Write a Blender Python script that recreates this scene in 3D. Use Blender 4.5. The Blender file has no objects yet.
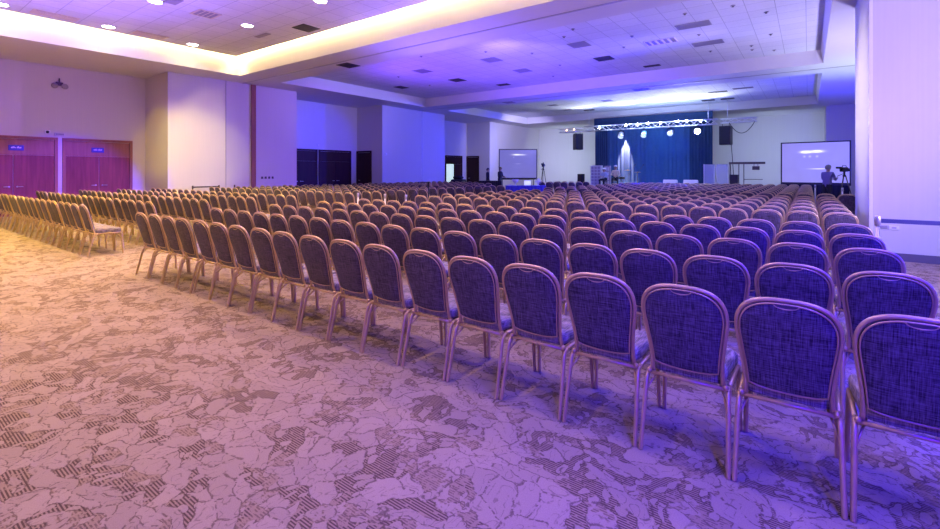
import bpy, math, random
from mathutils import Vector, Matrix
random.seed(7)
SC = bpy.context.scene
COL = SC.collection
PI = math.pi

# ------------------------------------------------------------------ camera
CAM_H = 1.507
F_PX, HOR, YAW = 462.2, 171.6, 0.63191
cam_d = bpy.data.cameras.new('camera')
cam = bpy.data.objects.new('camera', cam_d)
COL.objects.link(cam)
cam.location = (0, 0, CAM_H)
cam.rotation_euler = (PI / 2, 0, YAW)
cam_d.sensor_fit = 'HORIZONTAL'
cam_d.sensor_width = 36.0
cam_d.lens = F_PX / 940 * 36.0
cam_d.shift_y = -(264.5 - HOR) / 940
cam_d.clip_end = 200
SC.camera = cam
CY, SY = math.cos(YAW), math.sin(YAW)


def to_px(X, Y, Z):
    xc = X * CY + Y * SY
    zc = -X * SY + Y * CY
    return 470 + F_PX * xc / max(zc, 1e-3), HOR - F_PX * (Z - CAM_H) / max(zc, 1e-3), zc


# ------------------------------------------------------------------ materials
def lin(r, g, b):
    f = lambda c: c / 12.92 if c <= 0.04045 else ((c + 0.055) / 1.055) ** 2.4
    return (f(r), f(g), f(b), 1)


def new_mat(name):
    m = bpy.data.materials.new(name)
    m.use_nodes = True
    nt = m.node_tree
    return m, nt, nt.nodes['Principled BSDF']


def mat(name, c, rough=.5, metal=0.0, noise=0.0, nscale=20.0, bump=0.0, bscale=60.0, emit=None, estr=0.0, stretch=None, spec=None):
    m, nt, b = new_mat(name)
    N, L = nt.nodes, nt.links
    b.inputs['Roughness'].default_value = rough
    b.inputs['Metallic'].default_value = metal
    if spec is not None:
        b.inputs['Specular IOR Level'].default_value = spec
    tc = N.new('ShaderNodeTexCoord')
    mp = N.new('ShaderNodeMapping')
    if stretch:
        mp.inputs['Scale'].default_value = stretch
    L.new(tc.outputs['Object'], mp.inputs['Vector'])
    if noise:
        n = N.new('ShaderNodeTexNoise')
        n.inputs['Scale'].default_value = nscale
        n.inputs['Detail'].default_value = 4
        L.new(mp.outputs['Vector'], n.inputs['Vector'])
        mx = N.new('ShaderNodeMix')
        mx.data_type = 'RGBA'
        mx.inputs['A'].default_value = tuple(x * (1 - noise) for x in c[:3]) + (1,)
        mx.inputs['B'].default_value = tuple(min(1, x * (1 + noise)) for x in c[:3]) + (1,)
        L.new(n.outputs['Fac'], mx.inputs['Factor'])
        L.new(mx.outputs['Result'], b.inputs['Base Color'])
    else:
        b.inputs['Base Color'].default_value = c
    if bump:
        n2 = N.new('ShaderNodeTexNoise')
        n2.inputs['Scale'].default_value = bscale
        L.new(mp.outputs['Vector'], n2.inputs['Vector'])
        bp = N.new('ShaderNodeBump')
        bp.inputs['Strength'].default_value = bump
        bp.inputs['Distance'].default_value = .01
        L.new(n2.outputs['Fac'], bp.inputs['Height'])
        L.new(bp.outputs['Normal'], b.inputs['Normal'])
    if emit:
        b.inputs['Emission Color'].default_value = emit
        b.inputs['Emission Strength'].default_value = estr
    return m


def fabric_material(name, c_lo, c_hi):
    """grey tweed: fine horizontal and vertical slubs"""
    m, nt, b = new_mat(name)
    N, L = nt.nodes, nt.links
    tc = N.new('ShaderNodeTexCoord')
    oi = N.new('ShaderNodeObjectInfo')
    add = N.new('ShaderNodeVectorMath')
    add.operation = 'ADD'
    sc = N.new('ShaderNodeVectorMath')
    sc.operation = 'SCALE'
    sc.inputs[0].default_value = (7.3, 3.1, 5.7)
    L.new(oi.outputs['Random'], sc.inputs['Scale'])
    L.new(tc.outputs['Object'], add.inputs[0])
    L.new(sc.outputs['Vector'], add.inputs[1])
    fs = []
    for s in ((14, 14, 230), (230, 14, 14)):
        mp = N.new('ShaderNodeMapping')
        mp.inputs['Scale'].default_value = s
        L.new(add.outputs['Vector'], mp.inputs['Vector'])
        n = N.new('ShaderNodeTexNoise')
        n.inputs['Scale'].default_value = 1.0
        n.inputs['Detail'].default_value = 2
        L.new(mp.outputs['Vector'], n.inputs['Vector'])
        fs.append(n.outputs['Fac'])
    mx = N.new('ShaderNodeMath')
    mx.operation = 'ADD'
    L.new(fs[0], mx.inputs[0])
    L.new(fs[1], mx.inputs[1])
    cr = N.new('ShaderNodeValToRGB')
    cr.color_ramp.elements[0].position = .38
    cr.color_ramp.elements[0].color = c_lo
    cr.color_ramp.elements[1].position = .66
    cr.color_ramp.elements[1].color = c_hi
    hf = N.new('ShaderNodeMath')
    hf.operation = 'MULTIPLY'
    hf.inputs[1].default_value = .5
    L.new(mx.outputs[0], hf.inputs[0])
    L.new(hf.outputs[0], cr.inputs['Fac'])
    L.new(cr.outputs['Color'], b.inputs['Base Color'])
    b.inputs['Roughness'].default_value = .75
    b.inputs['Sheen Weight'].default_value = .05
    bp = N.new('ShaderNodeBump')
    bp.inputs['Strength'].default_value = .25
    bp.inputs['Distance'].default_value = .003
    L.new(mx.outputs[0], bp.inputs['Height'])
    L.new(bp.outputs['Normal'], b.inputs['Normal'])
    return m


def carpet_material():
    """pale leaves over a darker ground, with patches of fine dark stripes"""
    m, nt, b = new_mat('leaf_carpet')
    N, L = nt.nodes, nt.links

    def math_(op, a, b_=None, clamp=False):
        n = N.new('ShaderNodeMath')
        n.operation = op
        n.use_clamp = clamp
        for i, v in enumerate((a, b_)):
            if v is None:
                continue
            if isinstance(v, (int, float)):
                n.inputs[i].default_value = v
            else:
                L.new(v, n.inputs[i])
        return n.outputs[0]

    def ramp(v, p0, p1):
        n = N.new('ShaderNodeMapRange')
        n.interpolation_type = 'SMOOTHSTEP'
        n.inputs['From Min'].default_value = p0
        n.inputs['From Max'].default_value = p1
        L.new(v, n.inputs['Value'])
        return n.outputs['Result']

    def mixc(f, a, b_):
        n = N.new('ShaderNodeMix')
        n.data_type = 'RGBA'
        L.new(f, n.inputs['Factor'])
        for s, v in (('A', a), ('B', b_)):
            if isinstance(v, tuple):
                n.inputs[s].default_value = v
            else:
                L.new(v, n.inputs[s])
        return n.outputs['Result']
    tc = N.new('ShaderNodeTexCoord')
    P = tc.outputs['Object']
    wn = N.new('ShaderNodeTexNoise')
    wn.inputs['Scale'].default_value = 2.6
    wn.inputs['Detail'].default_value = 3
    L.new(P, wn.inputs['Vector'])
    ws = N.new('ShaderNodeVectorMath')
    ws.operation = 'MULTIPLY_ADD'
    ws.inputs[1].default_value = (.42, .42, 0)
    L.new(wn.outputs['Color'], ws.inputs[0])
    L.new(P, ws.inputs[2])
    W = ws.outputs['Vector']

    def vor(feature, scale, stretch=(1, 1, 1), rot=0.0, vec=W):
        mp = N.new('ShaderNodeMapping')
        mp.inputs['Scale'].default_value = stretch
        mp.inputs['Rotation'].default_value = (0, 0, rot)
        L.new(vec, mp.inputs['Vector'])
        v = N.new('ShaderNodeTexVoronoi')
        v.voronoi_dimensions = '2D'
        v.feature = feature
        v.inputs['Scale'].default_value = scale
        L.new(mp.outputs['Vector'], v.inputs['Vector'])
        return v
    fine = N.new('ShaderNodeTexNoise')
    fine.inputs['Scale'].default_value = 38
    fine.inputs['Detail'].default_value = 3
    L.new(P, fine.inputs['Vector'])
    rag = math_('MULTIPLY', math_('SUBTRACT', fine.outputs['Fac'], .5), .20)
    e1 = vor('DISTANCE_TO_EDGE', 6.8, (1.0, 1.55, 1), .5).outputs['Distance']
    c1 = vor('F1', 6.8, (1.0, 1.55, 1), .5)
    sepc = N.new('ShaderNodeSeparateColor')
    L.new(c1.outputs['Color'], sepc.inputs['Color'])
    sn = N.new('ShaderNodeTexNoise')
    sn.inputs['Scale'].default_value = 2.8
    sn.inputs['Detail'].default_value = 2.5
    L.new(P, sn.inputs['Vector'])
    rnd = math_('ADD', math_('MULTIPLY', sepc.outputs['Red'], .62), math_('MULTIPLY', math_('ADD', sn.outputs['Fac'], rag), .76))
    # small leaves scattered over everything
    d2 = vor('F1', 10.0, (1.5, 1.0, 1), .2)
    small = math_('SUBTRACT', 1.0, ramp(math_('ADD', d2.outputs['Distance'], rag), .27, .33))
    ground = ramp(rnd, .74, .76)
    patch = ramp(rnd, .83, .85)
    ground = math_('MULTIPLY', ground, math_('SUBTRACT', 1.0, math_('MULTIPLY', small, .9)))
    line = math_('SUBTRACT', 1.0, ramp(math_('ADD', e1, math_('MULTIPLY', rag, .9)), .02, .075))
    line2 = math_('MULTIPLY', math_('SUBTRACT', 1.0, ramp(math_('ABSOLUTE', math_('SUBTRACT', math_('ADD', d2.outputs['Distance'], rag), .33)), .02, .05)), math_('ADD', math_('MULTIPLY', ground, .45), .55))
    sep = N.new('ShaderNodeSeparateXYZ')
    L.new(P, sep.inputs['Vector'])
    sv = math_('MULTIPLY', sep.outputs['Y'], 2 * PI / .0140)
    st = ramp(math_('SINE', sv), -.25, .25)
    brk = ramp(math_('ADD', fine.outputs['Fac'], math_('MULTIPLY', patch, .12)), .46, .52)
    stp = math_('MULTIPLY', math_('MULTIPLY', st, brk), math_('MULTIPLY', ground, math_('ADD', .62, math_('MULTIPLY', patch, .38))))
    dots = ramp(fine.outputs['Fac'], .42, .52)
    outl = math_('MULTIPLY', math_('MULTIPLY', math_('MAXIMUM', line, line2), dots), .80)
    dark = math_('MAXIMUM', stp, outl)
    pile = N.new('ShaderNodeTexNoise')
    pile.inputs['Scale'].default_value = 180
    L.new(P, pile.inputs['Vector'])
    lt = mixc(sepc.outputs['Green'], (.42, .34, .245, 1), (.48, .39, .28, 1))
    tone = mixc(ground, lt, (.385, .30, .195, 1))
    tone2 = mixc(ramp(pile.outputs['Fac'], .2, .8), (.80, .80, .80, 1), (1, 1, 1, 1))
    ml = N.new('ShaderNodeMix')
    ml.data_type = 'RGBA'
    ml.blend_type = 'MULTIPLY'
    ml.inputs['Factor'].default_value = 1
    L.new(tone, ml.inputs['A'])
    L.new(tone2, ml.inputs['B'])
    colr = mixc(math_('MULTIPLY', dark, .90), ml.outputs['Result'], (.09, .06, .045, 1))
    L.new(colr, b.inputs['Base Color'])
    b.inputs['Roughness'].default_value = .95
    b.inputs['Specular IOR Level'].default_value = .1
    bp = N.new('ShaderNodeBump')
    bp.inputs['Strength'].default_value = .35
    bp.inputs['Distance'].default_value = .006
    L.new(math_('SUBTRACT', math_('MULTIPLY', pile.outputs['Fac'], .5), dark), bp.inputs['Height'])
    L.new(bp.outputs['Normal'], b.inputs['Normal'])
    return m


def tile_material():
    """perforated white ceiling tiles on a fine grid"""
    m, nt, b = new_mat('ceiling_tile')
    N, L = nt.nodes, nt.links
    tc = N.new('ShaderNodeTexCoord')
    mp = N.new('ShaderNodeMapping')
    mp.inputs['Location'].default_value = (.05, .2, 0)
    L.new(tc.outputs['Object'], mp.inputs['Vector'])
    br = N.new('ShaderNodeTexBrick')
    br.offset = 0
    br.squash = 1
    br.inputs['Scale'].default_value = 1
    br.inputs['Brick Width'].default_value = .625
    br.inputs['Row Height'].default_value = .625
    br.inputs['Mortar Size'].default_value = .009
    br.inputs['Mortar Smooth'].default_value = .2
    br.inputs['Color1'].default_value = (.80, .80, .80, 1)
    br.inputs['Color2'].default_value = (.74, .74, .74, 1)
    br.inputs['Mortar'].default_value = (.50, .50, .50, 1)
    L.new(mp.outputs['Vector'], br.inputs['Vector'])
    n = N.new('ShaderNodeTexNoise')
    n.inputs['Scale'].default_value = 14
    n.inputs['Detail'].default_value = 5
    L.new(tc.outputs['Object'], n.inputs['Vector'])
    mr = N.new('ShaderNodeMapRange')
    mr.inputs['To Min'].default_value = .90
    mr.inputs['To Max'].default_value = 1.06
    L.new(n.outputs['Fac'], mr.inputs['Value'])
    ml = N.new('ShaderNodeVectorMath')
    ml.operation = 'SCALE'
    L.new(br.outputs['Color'], ml.inputs[0])
    L.new(mr.outputs['Result'], ml.inputs['Scale'])
    L.new(ml.outputs['Vector'], b.inputs['Base Color'])
    b.inputs['Roughness'].default_value = .8
    return m


def wall_material():
    """pale vinyl wall covering with faint vertical ribs"""
    m, nt, b = new_mat('wall_vinyl')
    N, L = nt.nodes, nt.links
    tc = N.new('ShaderNodeTexCoord')
    mp = N.new('ShaderNodeMapping')
    mp.inputs['Scale'].default_value = (26, 26, .5)
    L.new(tc.outputs['Object'], mp.inputs['Vector'])
    n = N.new('ShaderNodeTexNoise')
    n.inputs['Scale'].default_value = 1
    n.inputs['Detail'].default_value = 2
    L.new(mp.outputs['Vector'], n.inputs['Vector'])
    cr = N.new('ShaderNodeValToRGB')
    cr.color_ramp.elements[0].position = .3
    cr.color_ramp.elements[0].color = (.64, .61, .58, 1)
    cr.color_ramp.elements[1].position = .7
    cr.color_ramp.elements[1].color = (.66, .63, .60, 1)
    L.new(n.outputs['Fac'], cr.inputs['Fac'])
    L.new(cr.outputs['Color'], b.inputs['Base Color'])
    b.inputs['Roughness'].default_value = .7
    return m


def wood_material(name, c0, c1):
    m, nt, b = new_mat(name)
    N, L = nt.nodes, nt.links
    tc = N.new('ShaderNodeTexCoord')
    mp = N.new('ShaderNodeMapping')
    mp.inputs['Scale'].default_value = (9, 9, .7)
    L.new(tc.outputs['Object'], mp.inputs['Vector'])
    n = N.new('ShaderNodeTexNoise')
    n.inputs['Scale'].default_value = 1.4
    n.inputs['Detail'].default_value = 6
    n.inputs['Distortion'].default_value = .6
    L.new(mp.outputs['Vector'], n.inputs['Vector'])
    cr = N.new('ShaderNodeValToRGB')
    cr.color_ramp.elements[0].position = .3
    cr.color_ramp.elements[0].color = c0
    cr.color_ramp.elements[1].position = .75
    cr.color_ramp.elements[1].color = c1
    L.new(n.outputs['Fac'], cr.inputs['Fac'])
    L.new(cr.outputs['Color'], b.inputs['Base Color'])
    b.inputs['Roughness'].default_value = .6
    b.inputs['Specular IOR Level'].default_value = .25
    return m


def glow(name, c, s):
    m, nt, b = new_mat(name)
    b.inputs['Base Color'].default_value = (.8, .8, .8, 1)
    b.inputs['Emission Color'].default_value = c
    b.inputs['Emission Strength'].default_value = s
    return m


def screen_material(name, base, s, spots):
    """projected picture: lavender field with a soft bright streak and lines (local X across, Z up, metres)"""
    m, nt, b = new_mat(name)
    N, L = nt.nodes, nt.links
    tc = N.new('ShaderNodeTexCoord')
    sep = N.new('ShaderNodeSeparateXYZ')
    L.new(tc.outputs['Object'], sep.inputs['Vector'])
    total = None

    def mt(op, a, b_=None):
        n = N.new('ShaderNodeMath')
        n.operation = op
        for i, v in enumerate((a, b_)):
            if v is None:
                continue
            if isinstance(v, (int, float)):
                n.inputs[i].default_value = v
            else:
                L.new(v, n.inputs[i])
        return n.outputs[0]
    for (x, z, wx, wz, k) in spots:
        dx = mt('DIVIDE', mt('SUBTRACT', sep.outputs['X'], x), wx)
        dz = mt('DIVIDE', mt('SUBTRACT', sep.outputs['Z'], z), wz)
        r2 = mt('ADD', mt('MULTIPLY', dx, dx), mt('MULTIPLY', dz, dz))
        g = mt('MULTIPLY', mt('EXPONENT', mt('MULTIPLY', r2, -1.0)), k)
        total = g if total is None else mt('ADD', total, g)
    n = N.new('ShaderNodeTexNoise')
    n.inputs['Scale'].default_value = 2
    L.new(tc.outputs['Object'], n.inputs['Vector'])
    mr = N.new('ShaderNodeMapRange')
    mr.inputs['To Min'].default_value = .92
    mr.inputs['To Max'].default_value = 1.08
    L.new(n.outputs['Fac'], mr.inputs['Value'])
    mx = N.new('ShaderNodeMix')
    mx.data_type = 'RGBA'
    mx.inputs['A'].default_value = base
    mx.inputs['B'].default_value = (1, .98, 1, 1)
    mx.clamp_factor = True
    L.new(total, mx.inputs['Factor'])
    L.new(mx.outputs['Result'], b.inputs['Emission Color'])
    st = mt('MULTIPLY', mr.outputs['Result'], mt('ADD', s, mt('MULTIPLY', total, s)))
    L.new(st, b.inputs['Emission Strength'])
    b.inputs['Base Color'].default_value = (.12, .12, .14, 1)
    b.inputs['Roughness'].default_value = .8
    return m


M = {
    'fabric': fabric_material('back_weave', (.014, .011, .017, 1), (.175, .138, .190, 1)),
    'seat_fabric': fabric_material('seat_weave', (.10, .085, .085, 1), (.46, .40, .38, 1)),
    'gold': mat('champagne_metal', (.66, .50, .28, 1), .42, .6, noise=.08, nscale=30),
    'dark_metal': mat('dark_bar', (.10, .08, .07, 1), .4, .7),
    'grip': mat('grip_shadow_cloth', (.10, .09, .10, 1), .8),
    'carpet': carpet_material(),
    'tile': tile_material(),
    'wall': wall_material(),
    'plaster': mat('soffit_plaster', (.70, .68, .67, 1), .75, noise=.03, nscale=3),
    'fascia': mat('cove_paint', (.82, .79, .74, 1), .7, noise=.02, nscale=4),
    'track': mat('track_groove', (.50, .48, .48, 1), .5, .3),
    'skirting': mat('skirting_dark', (.12, .095, .17, 1), .55, noise=.1, nscale=8),
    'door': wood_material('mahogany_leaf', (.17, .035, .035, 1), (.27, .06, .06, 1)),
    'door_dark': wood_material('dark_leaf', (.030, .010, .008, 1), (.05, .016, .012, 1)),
    'frame_wood': wood_material('door_frame_wood', (.26, .10, .08, 1), (.36, .15, .11, 1)),
    'steel': mat('brushed_steel', (.62, .62, .64, 1), .4, .8, noise=.05, nscale=60),
    'white_metal': mat('white_enamel', (.82, .82, .84, 1), .35, .0, noise=.03),
    'black': mat('black_plastic', (.014, .014, .018, 1), .45, noise=.2),
    'black_cloth': mat('black_cloth', (.012, .012, .022, 1), .9, noise=.25, nscale=8, bump=.3),
    'navy_cloth': mat('navy_curtain', (.018, .05, .13, 1), .9, noise=.15, nscale=6),
    'blue_cloth': mat('teal_blue_curtain', (.032, .10, .25, 1), .85, noise=.12, nscale=6),
    'royal_cloth': mat('royal_blue_tablecloth', (.05, .05, .5, 1), .85, noise=.12, nscale=8),
    'white_plastic': mat('white_plastic', (.80, .80, .80, 1), .5, noise=.03),
    'belt': mat('belt_webbing', (.05, .05, .16, 1), .8, noise=.15, nscale=80),
    'dark_belt': mat('dark_belt_webbing', (.03, .02, .03, 1), .8, noise=.15, nscale=80),
    'vent': mat('vent_dark', (.06, .05, .06, 1), .6, .2),
    'vent_grey': mat('vent_grey', (.34, .31, .36, 1), .6, .1),
    'vent_rim': mat('vent_rim', (.78, .68, .52, 1), .5, .1),
    'truss': mat('truss_aluminium', (.80, .80, .82, 1), .3, .6, noise=.05, nscale=30),
    'sign_blue': mat('blue_sign', (.02, .03, .16, 1), .4),
    'sign_white': mat('sign_lettering', (.85, .85, .88, 1), .5),
    'acrylic': None,
    'stage': mat('stage_board', (.10, .11, .14, 1), .5, noise=.2, nscale=4),
    'stage_edge': mat('stage_edge_strip', (.55, .60, .66, 1), .4, .3),
    'skin': mat('skin', (.50, .30, .22, 1), .55, noise=.08),
    'beige': mat('beige_knit', (.62, .52, .38, 1), .9, noise=.1, nscale=40),
    'pale_blue': mat('pale_blue_shirt', (.42, .50, .62, 1), .85, noise=.1, nscale=30),
    'dark_coat': mat('dark_jacket', (.025, .022, .05, 1), .85, noise=.2, nscale=20),
    'violet_shirt': mat('violet_shirt', (.20, .17, .42, 1), .85, noise=.1, nscale=20),
    'trousers': mat('dark_trousers', (.02, .02, .04, 1), .85, noise=.15, nscale=20),
    'shoes': mat('dark_shoes', (.015, .012, .012, 1), .5),
    'hair': mat('dark_hair', (.02, .014, .012, 1), .6, noise=.3, nscale=50),
    'grey_hair': mat('grey_hair', (.22, .20, .26, 1), .6, noise=.3, nscale=50),
    'eye': mat('eye', (.02, .02, .02, 1), .2),
    'lip': mat('lip', (.35, .12, .11, 1), .5),
    'brass': mat('cymbal_brass', (.75, .55, .22, 1), .3, .95, noise=.08, nscale=40),
    'drum_shell': mat('drum_shell', (.32, .22, .14, 1), .4, noise=.1),
    'rack_panel': mat('pale_panel', (.62, .60, .66, 1), .5, noise=.06, nscale=5),
    'rack_gap': mat('shelf_shadow', (.36, .31, .42, 1), .6),
    'cable': mat('cable_rubber', (.03, .03, .04, 1), .6),
    'led_warm': glow('cove_led', (1, .76, .36, 1), 200),
    'lamp_white': glow('downlight_lens', (1, .93, .86, 1), 14),
    'led_white': glow('stage_led_lens', (.75, .92, 1, 1), 120),
    'led_soft': glow('soft_lamp_lens', (.7, .9, 1, 1), .9),
    'led_hot': glow('stage_lamp_lens', (.85, .93, 1, 1), 300),
    'led_orange': glow('amber_led_lens', (1, .45, .25, 1), 6),
    'doorway_light': glow('lit_corridor', (.62, .85, .80, 1), .75),
    'glass_dark': mat('glass_dark', (.03, .03, .05, 1), .1),
}


def acrylic_material():
    m, nt, b = new_mat('clear_acrylic')
    b.inputs['Base Color'].default_value = (.70, .76, .95, 1)
    b.inputs['Roughness'].default_value = .12
    b.inputs['Alpha'].default_value = .35
    return m


M['acrylic'] = acrylic_material()


# ------------------------------------------------------------------ mesh builder
class MB:
    def __init__(s):
        s.v, s.f, s.m, s.sm = [], [], [], []

    def add(s, vs, fs, m=0, smooth=False, T=None):
        o = len(s.v)
        if T is not None:
            vs = [T @ Vector(p) for p in vs]
        s.v += [tuple(p) for p in vs]
        s.f += [tuple(i + o for i in f) for f in fs]
        s.m += [m] * len(fs)
        s.sm += [smooth] * len(fs)
        return s

    def join(s, o, mmap=None):
        k = len(s.v)
        s.v += o.v
        s.f += [tuple(i + k for i in f) for f in o.f]
        s.m += [mmap[i] for i in o.m] if mmap else o.m
        s.sm += o.sm
        return s

    def box(s, a, b, m=0, T=None, bev=0.0):
        x0, y0, z0 = a
        x1, y1, z1 = b
        if bev <= 0:
            vs = [(x0, y0, z0), (x1, y0, z0), (x1, y1, z0), (x0, y1, z0), (x0, y0, z1), (x1, y0, z1), (x1, y1, z1), (x0, y1, z1)]
            fs = [(0, 3, 2, 1), (4, 5, 6, 7), (0, 1, 5, 4), (1, 2, 6, 5), (2, 3, 7, 6), (3, 0, 4, 7)]
            return s.add(vs, fs, m, False, T)
        # chamfered box: three stacked rings per end
        def ring(i, z):
            p, q, r, t = x0 + i, x1 - i, y0 + i, y1 - i
            c = bev * .7
            return [(p + c, r, z), (q - c, r, z), (q, r + c, z), (q, t - c, z), (q - c, t, z), (p + c, t, z), (p, t - c, z), (p, r + c, z)]
        rings = [ring(bev, z0), ring(0, z0 + bev), ring(0, z1 - bev), ring(bev, z1)]
        return s.loft(rings, m, True, True, False, T)

    def loft(s, rings, m=0, cap0=False, cap1=False, smooth=True, T=None, closed=True):
        n = len(rings[0])
        vs = [p for r in rings for p in r]
        fs = []
        for k in range(len(rings) - 1):
            for i in range(n if closed else n - 1):
                j = (i + 1) % n
                fs.append((k * n + i, k * n + j, (k + 1) * n + j, (k + 1) * n + i))
        s.add(vs, fs, m, smooth, T)
        o = len(s.v) - len(vs)
        if cap0:
            s.f.append(tuple(o + i for i in reversed(range(n))))
            s.m.append(m); s.sm.append(False)
        if cap1:
            b = o + (len(rings) - 1) * n
            s.f.append(tuple(b + i for i in range(n)))
            s.m.append(m); s.sm.append(False)
        return s

    def tube(s, pts, r, n=8, m=0, closed=False, T=None, caps=True, flat=1.0):
        pts = [Vector(p) for p in pts]
        K = len(pts)
        rings = []
        prev = None
        for k in range(K):
            if closed:
                t = (pts[(k + 1) % K] - pts[k - 1])
            elif k == 0:
                t = pts[1] - pts[0]
            elif k == K - 1:
                t = pts[-1] - pts[-2]
            else:
                t = (pts[k + 1] - pts[k]).normalized() + (pts[k] - pts[k - 1]).normalized()
            t.normalize()
            if prev is None:
                a = Vector((0, 0, 1)) if abs(t.z) < .9 else Vector((0, 1, 0))
                u = t.cross(a).normalized()
            else:
                u = (prev - t * prev.dot(t)).normalized()
            prev = u
            w = t.cross(u)
            rr = r[k] if isinstance(r, (list, tuple)) else r
            rings.append([pts[k] + u * (rr * math.cos(2 * PI * i / n)) + w * (rr * flat * math.sin(2 * PI * i / n)) for i in range(n)])
        if closed:
            rings.append(rings[0])
            caps = False
        return s.loft(rings, m, caps, caps, n > 4, T)

    def lathe(s, prof, n=16, m=0, T=None, smooth=True):
        rings = [[(r * math.cos(2 * PI * i / n), r * math.sin(2 * PI * i / n), z) for i in range(n)] for r, z in prof]
        return s.loft(rings, m, prof[0][0] > 1e-4, prof[-1][0] > 1e-4, smooth, T)

    def ball(s, c, r, n=12, m=0, T=None):
        c = Vector(c)
        rx, ry, rz = r if isinstance(r, (tuple, list)) else (r, r, r)
        rings = []
        k = max(4, n // 2)
        for j in range(k + 1):
            a = -PI / 2 + PI * j / k
            rr = max(math.cos(a), 1e-3)
            rings.append([(c.x + rx * rr * math.cos(2 * PI * i / n), c.y + ry * rr * math.sin(2 * PI * i / n), c.z + rz * math.sin(a)) for i in range(n)])
        return s.loft(rings, m, True, True, True, T)

    def mesh(s, name, mats):
        me = bpy.data.meshes.new(name)
        me.from_pydata(s.v, [], s.f)
        me.polygons.foreach_set('material_index', s.m)
        me.polygons.foreach_set('use_smooth', s.sm)
        for x in mats:
            me.materials.append(x)
        me.update()
        return me

    def build(s, name, mats, parent=None, loc=None):
        if not isinstance(mats, (list, tuple)):
            mats = [mats]
        o = bpy.data.objects.new(name, s.mesh(name, mats))
        COL.objects.link(o)
        if parent is not None:
            o.parent = parent
        if loc is not None:
            o.location = loc
        return o


def tag(o, label=None, cat=None, group=None, kind=None):
    if label: o['label'] = label
    if cat: o['category'] = cat
    if group: o['group'] = group
    if kind: o['kind'] = kind
    return o


def thing(name, label, cat, loc=(0, 0, 0), rz=0.0, group=None):
    o = bpy.data.objects.new(name, None)
    COL.objects.link(o)
    o.empty_display_size = .2
    o.location = loc
    o.rotation_euler = (0, 0, rz)
    return tag(o, label, cat, group)


def copy_tree(o, parent=None):
    c = o.copy()
    COL.objects.link(c)
    if parent is not None:
        c.parent = parent
    for ch in KIDS.get(o.name, None) or list(o.children):
        copy_tree(ch, c)
    return c


KIDS = {}


def struct(o, label, cat):
    return tag(o, label, cat, None, 'structure')


def rotz(a):
    return Matrix.Rotation(a, 4, 'Z')


def TR(x, y, z, a=0.0):
    return Matrix.Translation((x, y, z)) @ rotz(a)


# ------------------------------------------------------------------ room shell
SOF, TOP1, TOP = 5.25, 5.90, 5.72
XL, XP, XR, XFAR = -21.5, -19.35, .42, 6.0
YB, YF = 36.9, -8.0
WT = 6.5

fl = MB()
fl.box((XL - .8, YF - .4, -.12), (XFAR + .4, YB + .5, 0))
struct(fl.build('floor', M['carpet']), 'patterned carpet floor of pale leaves and dark striped patches', 'floor')


def extrude_poly(pts, z0, z1):
    b = MB()
    n = len(pts)
    vs = [(x, y, z0) for x, y in pts] + [(x, y, z1) for x, y in pts]
    fs = [(i, (i + 1) % n, n + (i + 1) % n, n + i) for i in range(n)]
    b.add(vs, fs)
    return b


# left wall with its three piers
pl = [(XL, YF), (XL, 7.28), (XP, 7.28), (XP, 12.68), (XL, 12.68), (XL, 18.08), (XP, 18.08), (XP, 23.6), (XL, 23.6), (XL, 28.95), (XP, 28.95), (XP, YB + .4),
      (XL - .7, YB + .4), (XL - .7, YF)]
struct(extrude_poly(pl, 0, WT).build('wall_left', M['wall']), 'long pale left wall with deep piers and door recesses', 'wall')
pr = [(XP - .1, YB), (XFAR + .4, YB), (XFAR + .4, YB + .4), (XP - .1, YB + .4)]
struct(extrude_poly(pr, 0, WT).build('wall_back', M['wall']), 'pale end wall behind the stage', 'wall')
# right wall: near pier / stacked panel bay, recess, far pier
pw = [(XFAR, YF), (XFAR + .4, YF), (XFAR + .4, YB), (.81, YB), (.81, 33.2), (3.4, 33.2), (3.4, 13.75), (.865, 13.75), (.865, 10.57), (XFAR, 10.57)]
struct(extrude_poly(pw, 0, WT).build('wall_right', M['wall']), 'pale lavender lit right wall and pier beside the front rows', 'wall')
pf = [(XL - .7, YF - .4), (XFAR + .4, YF - .4), (XFAR + .4, YF), (XL - .7, YF)]
struct(extrude_poly(pf, 0, WT).build('wall_front', M['wall']), 'wall behind the camera', 'wall')

# ceiling
XS = [XL - .7, -17.9, XR, XFAR + .4]
YS = [YF - .4, -4.5, 9.25, 11.0, 20.1, 22.1, 32.0, YB + .4]
cb = MB()
for i in range(3):
    for j in range(7):
        if i == 1 and j in (1, 3, 5):
            continue
        cb.add([(XS[i], YS[j], SOF), (XS[i + 1], YS[j], SOF), (XS[i + 1], YS[j + 1], SOF), (XS[i], YS[j + 1], SOF)], [(3, 2, 1, 0)], 0)
for j, zt in ((1, 6.25), (3, TOP), (5, TOP)):
    x0, x1, y0, y1 = XS[1], XS[2], YS[j], YS[j + 1]
    ring = [(x0, y0), (x1, y0), (x1, y1), (x0, y1)]
    mi = 2
    ins = 0 if j == 1 else .085
    rtop = [(x0 + ins, y0 + ins), (x1 - ins, y0 + ins), (x1 - ins, y1 - ins), (x0 + ins, y1 - ins)]
    vs = [(x, y, SOF) for x, y in ring] + [(x, y, zt) for x, y in rtop]
    cb.add(vs, [(i, (i + 1) % 4, 4 + (i + 1) % 4, 4 + i) for i in range(4)], mi)
    if j == 1:
        cb.add([(x, y, zt) for x, y in ring], [(3, 2, 1, 0)], 2)
        g = .28
        cb.box((x0 + g, y0 + g, TOP1), (x1 - g, y1 - g, TOP1 + .07), 1)
    else:
        cb.add([(x, y, zt) for x, y in ring], [(3, 2, 1, 0)], 1)
# thin shadow lip along the foot of each coffer
struct(cb.build('ceiling', [M['plaster'], M['tile'], M['fascia']]), 'white ceiling with three tiled recesses between plain beams', 'ceiling')
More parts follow.
